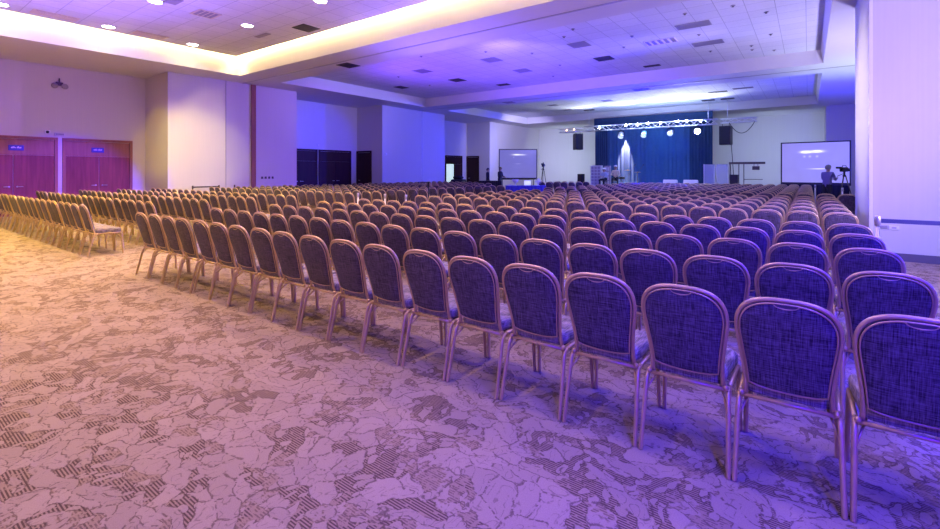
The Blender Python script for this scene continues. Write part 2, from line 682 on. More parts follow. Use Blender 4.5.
# partition tracks in the two beams
for k, y in enumerate((10.12, 21.1)):
    t = MB()
    t.box((XL, y - .035, SOF - .012), (XFAR, y + .035, SOF + .02))
    struct(t.build('trim_%d' % (k + 1), M['track']), ('dark partition track in the nearer ceiling beam', 'dark partition track in the farther ceiling beam')[k], 'track')
# wall seams and corner trims
t = MB()
t.box((XP - .02, 10.48, .02), (XP + .05, 10.68, SOF))
struct(t.build('trim_3', M['frame_wood']), 'brown vertical post on the first left pier', 'trim')
t = MB()
t.box((XP - .02, 9.40, .02), (XP + .012, 9.44, SOF))
struct(t.build('trim_4', M['track']), 'thin vertical panel seam on the first left pier', 'trim')
t = MB()
t.box((XP - .02, 21.36, .02), (XP + .012, 21.42, SOF))
struct(t.build('trim_5', M['track']), 'thin vertical panel seam on the second left pier', 'trim')
t = MB()
t.box((.852, 10.555, .02), (.90, 10.66, SOF))
struct(t.build('trim_6', M['white_metal']), 'vertical corner trim of the right pier', 'trim')
t = MB()
t.box((.865, 10.545, 0), (XFAR, 10.58, .13))
struct(t.build('baseboard_right', M['skirting']), 'dark skirting along the foot of the right wall', 'skirting')
t = MB()
for (a, b_) in (((XL, YF), (XL + .02, 3.0)), ((XL, 7.0), (XL + .02, 7.28)), ((XL, 7.26), (XP, 7.28)), ((XP - .02, 7.26), (XP + .02, 12.68)), ((XP - .02, 18.06), (XP + .02, 23.6)), ((XP - .02, 28.93), (XP + .02, YB))):
    t.box((a[0], a[1], 0), (b_[0], b_[1], .12))
struct(t.build('baseboard_left', M['skirting']), 'dark skirting along the foot of the left wall', 'skirting')

# cove LED strip, hidden above the edge of the floating ceiling panel
lb = MB()
x0, x1, y0, y1 = XS[1], XS[2], YS[1], YS[2]
for a, b_ in (((x0 + .05, y0 + 2.5), (x0 + .09, y1 - .05)), ((x0 + .05, y1 - .09), (x1 - 2.8, y1 - .05))):
    lb.box((a[0], a[1], 6.19), (b_[0], b_[1], 6.23))
struct(lb.build('trim_7', M['led_warm']), 'warm light strip hidden in the ceiling cove', 'cove light')


# ------------------------------------------------------------------ doors
def door(n, label, y0, y1, x, axis='y', leaf='door', double=True, transom=2.09, top=2.62, sign=None, lit=None):
    """a door set flat in the left wall (axis y) or in a pier side (axis x, facing -Y)"""
    root = thing('door_%d' % n, label, 'door', (x, y0, 0) if axis == 'y' else (y0, x, 0), PI / 2 if axis == 'y' else 0)
    root['kind'] = 'structure'
    w = y1 - y0
    # local: X along the wall, -Y into the room
    f = MB()
    fw = .09
    f.box((-fw, -.06, 0), (0, .03, top + fw))
    f.box((w, -.06, 0), (w + fw, .03, top + fw))
    f.box((0, -.06, top), (w, .03, top + fw))
    f.build('door_frame', M['frame_wood'] if leaf == 'door' else M[leaf], root)
    if transom:
        t = MB()
        t.box((.01, -.028, transom + .015), (w - .01, .02, top - .01))
        t.box((.0, -.04, transom - .02), (w, .02, transom + .015))
        t.build('transom_panel', M['frame_wood'] if leaf == 'door' else M[leaf], root)
    k = 2 if double else 1
    lw = w / k
    for i in range(k):
        b = MB()
        if lit is not None and i == lit:
            b.box((i * lw + .01, -.01, .01), ((i + 1) * lw - .01, .02, transom - .02))
            b.build('lit_opening', M['doorway_light'], root)
            continue
        b.box((i * lw + .008, -.032, .01), ((i + 1) * lw - .008, .02, (transom or top) - .025), 0)
        lf = b.build('door_leaf', M[leaf], root)
        h = MB()
        hx = lw - .10 if i == 0 else lw + .10
        if not double:
            hx = .12
        h.tube([(hx, -.03, 1.0), (hx, -.075, 1.0), (hx + (-.14 if i == 0 and double else .14), -.075, 1.0)], .011, 8)
        h.lathe([(.026, 0), (.026, .01)], 12, 0, TR(hx, -.032, 1.0) @ Matrix.Rotation(PI / 2, 4, 'X'))
        h.build('door_handle', M['steel'], lf)
    if sign:
        s0, s1 = sign
        s = MB()
        s.box((s0, -.045, 2.22), (s1, -.022, 2.40), 0, None, .008)
        sg = s.build('door_sign', M['sign_blue'], root)
        g = MB()
        # small illegible white lettering in two words
        ww = s1 - s0
        x = s0 + ww * .18
        for q in range(8):
            if q == 4:
                x += ww * .07
            hgt = .035 + .012 * ((q * 7) % 3)
            g.box((x, -.050, 2.295), (x + ww * .045, -.0445, 2.295 + hgt))
            x += ww * .075
        g.build('sign_lettering', M['sign_white'], sg)
    return root


door(1, 'reddish double door with blue sign, at the left edge of the picture', 2.40, 4.50, XL, sign=(.93, 1.31))
door(2, 'reddish double door with blue sign, nearest the first left pier', 4.81, 6.74, XL, sign=(.73, 1.11))
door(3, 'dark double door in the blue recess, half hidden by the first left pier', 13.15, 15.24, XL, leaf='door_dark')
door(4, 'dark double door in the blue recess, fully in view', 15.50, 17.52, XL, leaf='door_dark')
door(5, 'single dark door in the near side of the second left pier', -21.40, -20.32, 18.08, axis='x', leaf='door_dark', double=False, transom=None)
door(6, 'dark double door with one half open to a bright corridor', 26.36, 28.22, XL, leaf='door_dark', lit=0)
door(7, 'single dark door in the near side of the third left pier', -21.40, -20.42, 28.95, axis='x', leaf='door_dark', double=False, transom=None)


# ------------------------------------------------------------------ wall fittings
def wall_box(name, label, cat, x, y, z, w, h, d, m, extra=None, group=None, face='left'):
    a = PI / 2 if face == 'left' else 0
    root = thing(name, label, cat, (x, y, z), a, group)
    b = MB()
    b.box((-w / 2, -d, -h / 2), (w / 2, .01, h / 2), 0, None, min(.008, d / 3))
    b.build('housing', m, root)
    if extra:
        extra(root)
    return root


def dome_lens(root):
    b = MB()
    b.ball((0, -.07, -.01), .05, 12)
    b.build('lens', M['glass_dark'], root)


wall_box('security_camera', 'small round security camera above and between the reddish doors', 'camera', XL, 4.31, 2.90, .15, .12, .06, M['white_metal'], dome_lens)


def em_heads(root):
    b = MB()
    b.box((-.11, -.066, -.03), (.11, -.055, .03))
    b.build('diffuser', M['vent_grey'], root)


wall_box('emergency_light', 'slim grey emergency light beside the security camera over the reddish doors', 'light', XL, 4.64, 2.83, .27, .10, .06, M['rack_panel'], em_heads)


def alarm_heads(root):
    for s in (-1, 1):
        b = MB()
        b.lathe([(.09, 0), (.10, .05), (.07, .09), (.02, .10)], 14, 0, Matrix.Translation((s * .14, -.05, -.08)) @ Matrix.Rotation(PI / 2, 4, 'X'))
        b.build('lamp_head', M['vent_grey'], root)
    b = MB()
    b.tube([(0, -.03, .05), (0, -.03, .2)], .02, 8)
    b.build('conduit', M['dark_metal'], root)


wall_box('twin_spotlight', 'dark twin-head emergency spotlight high on the left wall above the reddish doors', 'light', XL, 4.63, 4.62, .20, .12, .07, M['dark_metal'], alarm_heads)
for k in range(4):
    wall_box('wall_socket', ('leftmost', 'second from left', 'third from left', 'rightmost')[k] + ' of four small dark sockets low on the first left pier', 'socket',
             XP, 10.98 + .165 * k, 1.24, .085, .10, .02, M['vent'], None, 'dark wall sockets')


def dial(root):
    b = MB()
    b.lathe([(.05, 0), (.05, .02), (.035, .03)], 14, 0, Matrix.Translation((0, -.02, 0)) @ Matrix.Rotation(PI / 2, 4, 'X'))
    b.build('dial', M['white_metal'], root)


wall_box('thermostat', 'small white round thermostat on the second left pier', 'thermostat', XP, 18.36, 2.50, .14, .14, .02, M['white_plastic'], dial)
wall_box('smoke_detector', 'tiny pale detector above the dark double doors', 'detector', XL, 15.37, 2.95, .10, .10, .05, M['white_plastic'])


def holes(root):
    b = MB()
    b.box((-.03, -.024, -.012), (.03, -.018, .012))
    b.build('socket_insert', M['vent_grey'], root)


wall_box('wall_plate', 'grey wall plate low on the right wall beside the barrier post', 'wall plate', 1.03, 10.57, .56, .12, .055, .02, M['vent_grey'], holes, None, 'right')
wall_box('wall_plate', 'white wall plate low on the right wall, right of the grey plate', 'wall plate', 1.17, 10.57, .555, .13, .075, .02, M['white_plastic'], holes, None, 'right')


# ------------------------------------------------------------------ ceiling fittings
def downlight(x, y, label):
    r = thing('downlight', label, 'downlight', (x, y, TOP1), 0, 'lit ceiling downlights')
    b = MB()
    b.lathe([(.15, .01), (.19, .0), (.20, -.012), (.165, -.018), (.15, -.008)], 24)
    b.build('trim_ring', M['white_metal'], r)
    b = MB()
    b.lathe([(.002, -.010), (.155, -.010)], 24)
    b.build('lens', M['lamp_white'], r)
    return r


DL = [(-17.1, 2.5, 'lit round downlight at the top left corner of the ceiling, above the glowing cove'),
      (-17.1, 4.83, 'lit round downlight beside the left cove, between the ornate and small vents'),
      (-17.15, 7.22, 'lit round downlight nearest the corner of the glowing cove'),
      (-13.6, 4.83, 'lit round downlight at the top edge, left of the dark vent'),
      (-13.6, 7.25, 'lit round downlight further in from the cove corner, right of the brown vent'),
      (-10.12, 7.32, 'lit round downlight above the black square vent by the cove')]
for x, y, l in DL:
    downlight(x, y, l)


def vent(x, y, z, w, d, style, label):
    r = thing('ceiling_vent', label, 'vent', (x, y, z), 0, 'ceiling vents')
    b = MB()
    b.box((-w / 2, -d / 2, -.012), (w / 2, -d / 2 + .035, .01))
    b.box((-w / 2, d / 2 - .035, -.012), (w / 2, d / 2, .01))
    b.box((-w / 2, -d / 2, -.012), (-w / 2 + .035, d / 2, .01))
    b.box((w / 2 - .035, -d / 2, -.012), (w / 2, d / 2, .01))
    b.build('frame', M[{'black': 'vent', 'grey': 'vent_grey', 'ornate': 'vent_rim', 'brown': 'vent_rim'}[style]], r)
    b = MB()
    b.box((-w / 2 + .03, -d / 2 + .03, -.004), (w / 2 - .03, d / 2 - .03, .008))
    b.build('backing', M['vent' if style in ('black', 'ornate') else 'vent_grey'], r)
    b = MB()
    n = 5
    for i in range(n):
        y_ = -d / 2 + .05 + (d - .1) * i / (n - 1)
        b.box((-w / 2 + .03, y_ - .010, -.010), (w / 2 - .03, y_ + .010, -.003))
    if style == 'ornate':
        for i in range(4):
            x_ = -w / 2 + w * (i + 1) / 5
            b.box((x_ - .05, -d / 2 + .02, -.011), (x_ + .02, d / 2 - .02, -.003))
    b.build('slats', M['vent' if style == 'black' else ('vent_rim' if style in ('ornate', 'brown') else 'vent_grey')], r)
    return r


VENTS = [
    (-17.1, 3.6, TOP1, .5, 1.0, 'ornate', 'large pale slatted vent beside the left cove'),
    (-17.1, 5.93, TOP1, .5, .9, 'ornate', 'slatted vent by the left cove, between two downlights'),
    (-13.55, 6.05, TOP1, .6, .6, 'brown', 'square brownish vent in the first ceiling recess'),
    (-12.4, 8.45, TOP1, .6, .6, 'black', 'black square vent beside the glowing cove'),
    (-14.2, 8.07, TOP1, .7, .18, 'grey', 'slim grey slot vent near the cove corner'),
    (-13.2, 5.09, TOP1, .5, .3, 'grey', 'dark vent cut by the top edge of the picture, right of a downlight'),
    (-13.07, 10.6, SOF, .6, .6, 'black', 'black square vent in the beam under the glowing cove'),
    (-13.07, 21.45, SOF, .6, .5, 'grey', 'dark vent at the left of the far beam'),
    (-6.15, 21.6, SOF, .7, .5, 'grey', 'dark vent in the middle of the far beam'),
    (-7.17, 12.45, TOP, .62, .62, 'black', 'dark square vent in the purple recess, nearest the near beam'),
    (-6.36, 15.04, TOP, .62, .62, 'grey', 'grey square vent in the purple recess, behind the dark nearest one'),
    (-6.36, 17.44, TOP, .62, .62, 'black', 'dark vent in the purple recess, third in line from the near beam'),
    (-9.97, 15.06, TOP, .62, .62, 'grey', 'grey vent in the middle of the purple recess, nearer of two in line'),
    (-9.96, 17.45, TOP, .62, .62, 'grey', 'grey vent in the middle of the purple recess, farther of two in line'),
    (-13.5, 17.42, TOP, .62, .62, 'black', 'dark vent at the left of the purple recess, farther of two in line'),
    (-13.5, 14.96, TOP, .62, .62, 'grey', 'faint grey vent at the left of the purple recess, nearer of two in line'),
    (-17.0, 17.2, TOP, .5, .62, 'black', 'small dark vent close to the left side of the purple recess'),
    (-12.34, 19.7, TOP, .62, .4, 'black', 'small black slot at the far left edge of the purple recess'),
    (-5.2, 19.8, TOP, .62, .3, 'black', 'small black slot at the middle of the far edge of the purple recess'),
    (-2.77, 15.02, TOP, .9, .5, 'grey', 'wide violet grey vent at the right of the purple recess, nearer of two'),
    (-2.75, 17.42, TOP, .9, .5, 'grey', 'wide violet grey vent at the right of the purple recess, farther of two'),
    (-4.0, 16.3, TOP, .95, .6, 'ornate', 'black patterned vent between the violet grey vents'),
    (-13.54, 27.7, TOP, .6, .5, 'grey', 'grey vent at the left of the brightly lit far recess'),
    (-13.7, 30.3, TOP, .6, .5, 'grey', 'grey vent at the far left corner of the bright recess'),
    (-9.99, 27.9, TOP, .6, .5, 'grey', 'grey vent in the middle of the bright recess'),
    (-4.0, 28.4, TOP, .9, .4, 'black', 'black vent at the right of the bright recess above the truss'),
    (-2.76, 27.9, TOP, .9, .4, 'grey', 'grey vent at the right end of the bright recess'),
]
K_ = (TOP - CAM_H) / (5.87 - CAM_H)
for a in VENTS:
    if a[2] == TOP:
        a = (a[0] * K_, a[1] * K_) + a[2:]
    vent(*a)
SPR = [(-5.81, 13.27), (-6.37, 13.84), (-8.2, 15.07), (-9.46, 13.89), (-8.2, 17.44), (-9.4, 19.26), (-1.6, 13.88), (-.93, 14.98), (-1.59, 18.66), (-1.62, 19.28), (-.96, 17.46),
       (-.99, 19.82), (-2.75, 13.8), (-2.81, 16.17), (-2.86, 18.63), (-4.58, 15.08), (-5.21, 16.24), (-15.2, 15.2), (-15.4, 17.6), (-11.8, 13.0)]
SPR = [(x * K_, y * K_) for x, y in SPR]
SPR.sort(key=lambda p: (round(p[1] / 1.6), p[0]))
ORD = ['first', 'second', 'third', 'fourth', 'fifth', 'sixth', 'seventh', 'eighth', 'ninth', 'tenth', 'eleventh', 'twelfth', 'thirteenth', 'fourteenth', 'fifteenth',
       'sixteenth', 'seventeenth', 'eighteenth', 'nineteenth', 'twentieth', 'twenty-first', 'twenty-second', 'twenty-third', 'twenty-fourth']
rows_ = {}
for p in SPR:
    rows_.setdefault(round(p[1] / 1.6), []).append(p)
spr0 = None
for ri, key in enumerate(sorted(rows_)):
    for ci, (x, y) in enumerate(rows_[key]):
        lab = 'tiny ceiling fitting in purple recess, %s from left, %s line from near beam' % (ORD[ci], ORD[ri])
        if spr0 is None:
            r = thing('sprinkler', lab, 'sprinkler', (x, y, TOP), 0, 'ceiling sprinklers')
            b = MB()
            b.lathe([(.06, .0), (.055, -.010), (.03, -.015)], 14)
            b.build('escutcheon', M['vent_grey'], r)
            b = MB()
            b.lathe([(.016, -.015), (.016, -.03), (.030, -.033), (.030, -.037)], 10)
            b.build('head', M['dark_metal'], r)
            spr0 = r
        else:
            r = copy_tree(spr0)
            r.location = (x, y, TOP)
            r['label'] = lab


# ------------------------------------------------------------------ banquet chair
def chair_parts(lod=0):
    """local frame: +Y faces the stage, origin on the floor. returns {part: (MB, material)}"""
    hi = lod == 0
    NT = 8 if hi else 5
    z0, z1 = .462, .905

    def yb(z):
        t = (z - .43) / .49
        return -.125 - .130 * max(t, 0) ** 1.12 if t > 0 else -.125 + .05 * (-t)

    def hw(t):
        return .160 + .034 * (3 * min(t / .8, 1) ** 2 - 2 * min(t / .8, 1) ** 3)
    # outline of the padded back
    half = []
    nb = 5 if hi else 3
    for i in range(nb):                         # bottom edge, slightly bowed down
        u = i / nb
        half.append((.150 * u, z0 - .014 * (1 - u ** 2)))
    half.append((.158, z0 + .006))
    side = 8 if hi else 4
    ts = .66
    for i in range(1, side + 1):
        t = .03 + (ts - .03) * i / side
        half.append((hw(t), z0 + (z1 - z0) * t))
    na = 12 if hi else 6
    for i in range(1, na):
        a = PI / 2 * i / na
        ex = 2 / 2.65
        half.append((hw(ts) * math.cos(a) ** ex, z0 + (z1 - z0) * (ts + (1 - ts) * math.sin(a) ** ex)))
    half.append((0, z1))
    full = half + [(-x, z) for x, z in reversed(half[1:-1])]
    n = len(full)
    zc = .66
    P = {}

    def ring(s, d):
        return [(x * s, yb(zc + (z - zc) * s) + d, zc + (z - zc) * s) for x, z in full]
    bk = MB()
    if hi:
        rings = [ring(.02, -.033), ring(.45, -.032), ring(.80, -.028), ring(.94, -.020), ring(1.0, -.006), ring(1.0, .010), ring(.94, .028), ring(.7, .036), ring(.02, .038)]
    else:
        rings = [ring(.05, -.031), ring(.90, -.023), ring(1.0, -.004), ring(1.0, .010), ring(.9, .028), ring(.05, .036)]
    bk.loft(rings, 0, True, True, True)
    P['backrest'] = (bk, 'fabric')
    if hi:
        g = MB()
        arc = [(.050 * math.cos(a), 0, z1 - .004 - .022 * math.sin(a)) for a in [PI * i / 12 for i in range(13)]]
        pts = [(x, yb(z) - .024 + .006 * abs(x) / .050, z) for x, _, z in arc]
        g.tube(pts, .0032, 6, 0)
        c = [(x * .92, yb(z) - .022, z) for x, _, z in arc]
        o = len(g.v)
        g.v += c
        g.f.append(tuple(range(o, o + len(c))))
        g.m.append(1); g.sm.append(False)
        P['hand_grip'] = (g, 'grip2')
    # tubular frame round the back, running down to the seat rail
    fr = MB()
    off = .0095
    path = []
    arch = [q for q in half if q[1] > z0 + .02]
    for x, z in arch:
        path.append((x + off * (1 if x > .02 else x / .02), yb(z), z + (off if z > z0 + .66 * (z1 - z0) else 0) * min(1, (z - .75) / .12 if z > .75 else 0)))
    path[-1] = (0, yb(z1), z1 + off)
    right = [(.176, -.085, .380), (.1735, -.112, .400), (.1710, yb(.445), .445)] + path
    loop = right + [(-x, y, z) for x, y, z in reversed(right[:-1])]
    fr.tube(loop, .0115, NT, 0)
    if hi:
        pip = [(x * .982, yb(z) - .017, zc + (z - zc) * .985) for x, z in full]
        fr.tube(pip, .0042, 6, 0, closed=True)
    P['back_frame'] = (fr, 'gold')
    # seat cushion
    st = MB()

    def srr(s, z, inset=0.0):
        yc, xw0, xw1, ya, yb_ = .085, .178, .205, -.115, .285
        pts = []
        m = 8 if hi else 5
        rc = .05
        for cx_, cy_, a0 in ((xw1, yb_, 0), (-xw1, yb_, 90), (-xw0, ya, 180), (xw0, ya, 270)):
            sx = 1 if cx_ > 0 else -1
            sy = 1 if cy_ > 0 else -1
            for i in range(m):
                a = math.radians(a0 + 90 * i / (m - 1))
                px, py = cx_ - sx * rc + rc * math.cos(a), cy_ - sy * rc + rc * math.sin(a)
                pts.append((px * s, yc + (py - yc) * s, z))
        return pts
    st.loft([srr(.95, .402), srr(.99, .408), srr(1, .425), srr(1, .448), srr(.975, .466), srr(.90, .476), srr(.6, .482), srr(.05, .484)] if hi else
            [srr(.97, .402), srr(1, .44), srr(.95, .472), srr(.05, .482)], 0, True, True, True)
    P['seat'] = (st, 'seat')
    # frame under the seat
    sf = MB()
    for s in (-1, 1):
        sf.tube([(s * .196, -.105, .388), (s * .199, .10, .390), (s * .200, .245, .390)], .0125, NT, 0, flat=1.0)
    sf.tube([(-.19, -.124, .391), (.19, -.124, .391)], .0105, NT, 0)
    sf.tube([(-.19, .240, .392), (.19, .240, .392)], .0095, NT, 0)
    if hi:
        for s in (-1, 1):
            sf.tube([(s * .197, -.165, .30), (s * .155, -.06, .392)], .006, 6, 0)
            sf.tube([(s * .199, .262, .30), (s * .155, .20, .392)], .006, 6, 0)
            sf.ball((s * .188, -.128, .402), .015, 8, 0)
        sf.tube([(-.155, -.06, .394), (-.155, .2, .394)], .008, 6, 1)
        sf.tube([(.155, -.06, .394), (.155, .2, .394)], .008, 6, 1)
    P['seat_frame'] = (sf, 'gold2')
    lg = []
    for s in (-1, 1):
        b = MB()
        b.tube([(s * .197, -.075, .388), (s * .198, -.112, .384), (s * .199, -.136, .362), (s * .201, -.150, .325), (s * .2095, -.228, .004), (s * .2095, -.229, 0)],
               [.0120, .0125, .0125, .0125, .0115, .0115], NT, 0, flat=1.25)
        lg.append((b, 'gold'))
        b = MB()
        b.tube([(s * .200, .225, .390), (s * .200, .262, .383), (s * .201, .280, .355), (s * .2085, .302, .004), (s * .2085, .302, 0)],
               [.0120, .0125, .0125, .0115, .0115], NT, 0, flat=1.25)
        lg.append((b, 'gold'))
    P['leg'] = lg
    return P


MATS = {'fabric': [M['fabric']], 'seat': [M['seat_fabric']], 'gold': [M['gold']], 'gold2': [M['gold'], M['dark_metal']], 'grip2': [M['gold'], M['grip']]}


def make_chair():
    r = thing('banquet_chair', 'x', 'chair')
    P = chair_parts(0)
    parts = {}
    for k in ('seat', 'backrest', 'back_frame', 'seat_frame'):
        parts[k] = P[k][0].build(k, MATS[P[k][1]], r)
    P['hand_grip'][0].build('hand_grip', MATS['grip2'], parts['backrest'])
    for b, m in P['leg']:
        b.build('leg', MATS[m], r)
    return r


# seating plan: centre block (19 seats a row) and left block, split by a wide aisle
CX0, PITCH = -7.9547, .45
rowsY = [2.81 + 1.0286 * k for k in range(5)] + [2.81 + 1.0286 * k + .78 for k in range(5, 11)] + [2.81 + 1.0286 * k + 1.56 for k in range(11, 22)]
# (that is: five rows, a cross aisle, six rows, a cross aisle, eleven rows)
ROWNAME = ['front row nearest the camera', 'second row from the camera', 'third row from the camera', 'fourth row from the camera', 'fifth row before cross aisle',
           'first row past cross aisle', 'second row past cross aisle', 'third row past cross aisle', 'fourth row past cross aisle', 'fifth row past cross aisle', 'sixth row past cross aisle',
           'first row past farther cross aisle', 'second row past farther cross aisle']
seats = []
for r, Y in enumerate(rowsY):
    ncol = 19 if r <= 11 else 18
    cells = [(c, CX0 + PITCH * (c + .5)) for c in range(ncol)]
    if r == 11:
        cells.append((19, CX0 + PITCH * 19.5))
    for c, X in cells:
        seats.append((X, Y, r, 'c', c, len(cells)))
    if r < 13 or r >= 13:
        nl = 20 if r < 5 else 19
        for c in range(nl):
            X = -10.46 - PITCH * c
            if r in (13, 14, 15, 16, 17) and X > -13.0:
                continue
            if r in (18, 19, 20, 21) and (X < -12.4):
                continue
            if r in (16, 17) and X < -15.0 and False:
                continue
            if r == 18 or (r == 17 and X > -15.2) or (r == 16 and X > -15.2):
                continue
            seats.append((X, Y, r, 'l', c, nl))


def seat_label(r, blk, c, n):
    rn = ROWNAME[r] if r < len(ROWNAME) else 'far rows'
    if blk == 'c':
        if c < n / 2:
            p = '%s from the aisle end' % ORD[c] if c else 'at the aisle end'
        else:
            q = n - 1 - c
            p = '%s from the right end' % ORD[q] if q else 'at the right end'
        return 'gold-framed weave chair %s, centre block, %s' % (p, rn)
    if c < 12:
        p = '%s from the aisle end' % ORD[c] if c else 'at the aisle end'
    else:
        q = n - 1 - c
        p = '%s from the wall end' % ORD[q] if q else 'at the wall end'
    return 'gold-framed weave chair %s, left block, %s' % (p, rn)


vis, rest = [], []
for s in seats:
    u, v, zc = to_px(s[0], s[1], .75)
    (vis if (-14 < u < 975 and zc > .5 and s[2] < len(ROWNAME)) else rest).append((zc, s))
vis.sort(key=lambda q: q[0])
rest += vis[300:]
vis = vis[:300]
vis.sort(key=lambda q: (q[1][2], q[1][3], q[1][4]))
proto = make_chair()
KIDS = {}
pk = [(o, list(o.children)) for o in proto.children]


def put_chair(o, s):
    X, Y, r, blk, c, n = s
    o.location = (X + random.uniform(-.004, .004), Y + random.uniform(-.012, .012), 0)
    o.rotation_euler = (0, 0, random.uniform(-.008, .008))
    o['label'] = seat_label(r, blk, c, n)
    o['group'] = ('chairs of the centre block' if blk == 'c' else 'chairs of the left block')


for i, (zc, s) in enumerate(vis):
    if i == 0:
        put_chair(proto, s)
        continue
    o = proto.copy()
    COL.objects.link(o)
    for p, gs in pk:
        q = p.copy()
        COL.objects.link(q)
        q.parent = o
        for g in gs:
            h = g.copy()
            COL.objects.link(h)
            h.parent = q
    put_chair(o, s)
# the far chairs past the first 300: one object
lp = chair_parts(1)
one = MB()
one.join(lp['seat'][0], {0: 2}).join(lp['backrest'][0])
one.join(lp['back_frame'][0], {0: 1}).join(lp['seat_frame'][0], {0: 1, 1: 1})
for b, _ in lp['leg']:
    one.join(b, {0: 1})
big = MB()
for zc, s in rest:
    a = random.uniform(-.013, .013)
    ca, sa = math.cos(a), math.sin(a)
    X, Y = s[0] + random.uniform(-.004, .004), s[1] + random.uniform(-.012, .012)
    k = len(big.v)
    big.v += [(X + x * ca - y * sa, Y + x * sa + y * ca, z) for x, y, z in one.v]
    big.f += [tuple(i + k for i in f) for f in one.f]
    big.m += one.m
    big.sm += one.sm
tag(big.build('banquet_chairs', [M['fabric'], M['gold'], M['seat_fabric']]), 'far rows of small gold-framed banquet chairs filling the hall up to the stage', 'chairs', None, 'stuff')


# ------------------------------------------------------------------ barriers
def barrier_post(x, y, label, h=.96, m='white_metal', belt=None, group=None, br=.13):
    r = thing('barrier_post', label, 'barrier post', (x, y, 0), 0, group)
    b = MB()
    b.lathe([(br, 0), (br, .012), (br * .88, .022), (.03, .032)], 20)
    b.build('base', M[m], r)
    b = MB()
    b.lathe([(.024, .03), (.024, h - .12)], 14)
    b.build('pole', M[m], r)
    b = MB()
    b.lathe([(.032, h - .12), (.032, h - .01), (.026, h)], 14)
    b.build('belt_head', M['steel' if m == 'white_metal' else m], r)
    if belt:
        dx, dy, mm = belt
        L_ = math.hypot(dx, dy)
        b = MB()
        T = rotz(math.atan2(dy, dx))
        b.box((.03, -.002, h - .085), (L_ - .03, .002, h - .035), 0, T)
        b.build('belt', M[mm], r)
    return r


barrier_post(.678, 7.45, 'steel barrier post with a blue belt in front of the right wall', .972, 'steel', (1.922, .05, 'belt'))
barrier_post(2.60, 7.50, 'steel barrier post receiving the blue belt, off to the right', .972, 'steel')
for k, x in enumerate((-9.9, -8.85, -7.95 + .02)):
    if k == 2:
        x = -8.10
    barrier_post(x, 8.36, ('leftmost', 'middle', 'rightmost')[k] + ' of three white posts across the aisle behind the fifth row', .93, 'white_metal', None, 'white aisle posts', .10)
barrier_post(.23, 23.95, 'white post at the right end of the far rows, left of the camera operator', .96)
barrier_post(.93, 20.1, 'white post standing in front of the camera operator and tripod', .96)
barrier_post(-19.0, 8.0, 'dark post with a dark belt by the first left pier, nearer end', .97, 'dark_metal', (0, .98, 'dark_belt'))
barrier_post(-19.0, 8.98, 'dark post at the far end of the dark belt by the first left pier', .97, 'dark_metal')
barrier_post(-19.0, 9.6, 'single dark post without belt beside the first left pier', .97, 'dark_metal')

r = thing('floor_stand', 'tall thin black stand with a flat top in the aisle', 'stand', (-9.06, 10.3, 0), YAW)
b = MB()
b.lathe([(.16, 0), (.16, .015), (.02, .03)], 16)
b.build('base', M['black'], r)
b = MB()
b.lathe([(.022, .02), (.022, 1.19)], 10)
b.build('pole', M['black'], r)
b = MB()
b.box((-.30, -.10, 1.18), (.05, .10, 1.205), 0, None, .005)
b.build('top_plate', M['black'], r)


# ------------------------------------------------------------------ stage
stg = thing('stage', 'low dark stage platform with a pale front edge in front of the curtain', 'stage', (-8.33, 30.2, 0))
b2 = MB(); b2.box((-4.6, -1.6, .06), (4.62, 1.55, .51)); b2.build('platform', M['stage'], stg)
b2 = MB(); b2.box((-4.62, -1.63, .51), (4.64, 1.56, .55)); b2.build('deck_edge', M['stage_edge'], stg)
b2 = MB(); b2.box((-4.5, -1.55, 0), (4.5, 1.5, .06)); b2.build('plinth', M['black'], stg)


def curtain(name, label, x0, x1, y, z0, z1, m, folds, amp):
    bb = MB()
    n = folds * 10
    fr_, bk_ = [], []
    for i in range(n + 1):
        u = i / n
        ph = u * folds * 2 * PI
        d = amp * (math.sin(ph) + .4 * math.sin(2.3 * ph + 1.1) + .25 * math.sin(.37 * ph))
        fr_.append((x0 + (x1 - x0) * u, y + d))
    vs, fs = [], []
    nz = 8
    for j in range(nz + 1):
        z = z0 + (z1 - z0) * j / nz
        k = .55 + .45 * (1 - j / nz)
        for (x, yy) in fr_:
            vs.append((x, y + (yy - y) * k, z))
    w = n + 1
    for j in range(nz):
        for i in range(n):
            fs.append((j * w + i, j * w + i + 1, (j + 1) * w + i + 1, (j + 1) * w + i))
    bb.add(vs, fs, 0, True)
    # back layer gives the cloth thickness
    o = len(bb.v)
    bb.v += [(x, yy + .012, z) for x, yy, z in vs]
    bb.f += [tuple(o + q for q in reversed(f)) for f in fs]
    bb.m += [0] * len(fs)
    bb.sm += [True] * len(fs)
    ob = bb.build(name, m)
    return tag(ob, label, 'curtain')


curtain('stage_curtain', 'wide blue curtain hanging behind the stage', -11.35, -6.0, 31.78, .57, 5.22, M['blue_cloth'], 20, .035)
curtain('side_curtain', 'dark navy curtain at the left end of the stage', -12.2, -11.3, 31.70, .57, 5.22, M['navy_cloth'], 6, .04)
curtain('side_curtain', 'dark blue curtain at the right end of the stage', -6.05, -4.75, 31.70, .57, 5.22, M['navy_cloth'], 7, .04)
bp_ = MB()
bp_.box((-12.25, 31.72, 4.62), (-4.72, 31.84, 5.24))
vl = thing('curtain_valance', 'plain dark blue valance above the truss over the stage curtain', 'valance', (-8.5, 31.6, 0))
bb = MB(); bb.box((-3.74, -.02, 4.55), (3.78, .03, 5.22)); bb.build('valance_cloth', M['navy_cloth'], vl)
bb = MB(); bb.tube([(-3.74, .01, 5.225), (3.78, .01, 5.225)], .02, 8); bb.build('valance_pipe', M['dark_metal'], vl)


# trusses
TY = 30.2


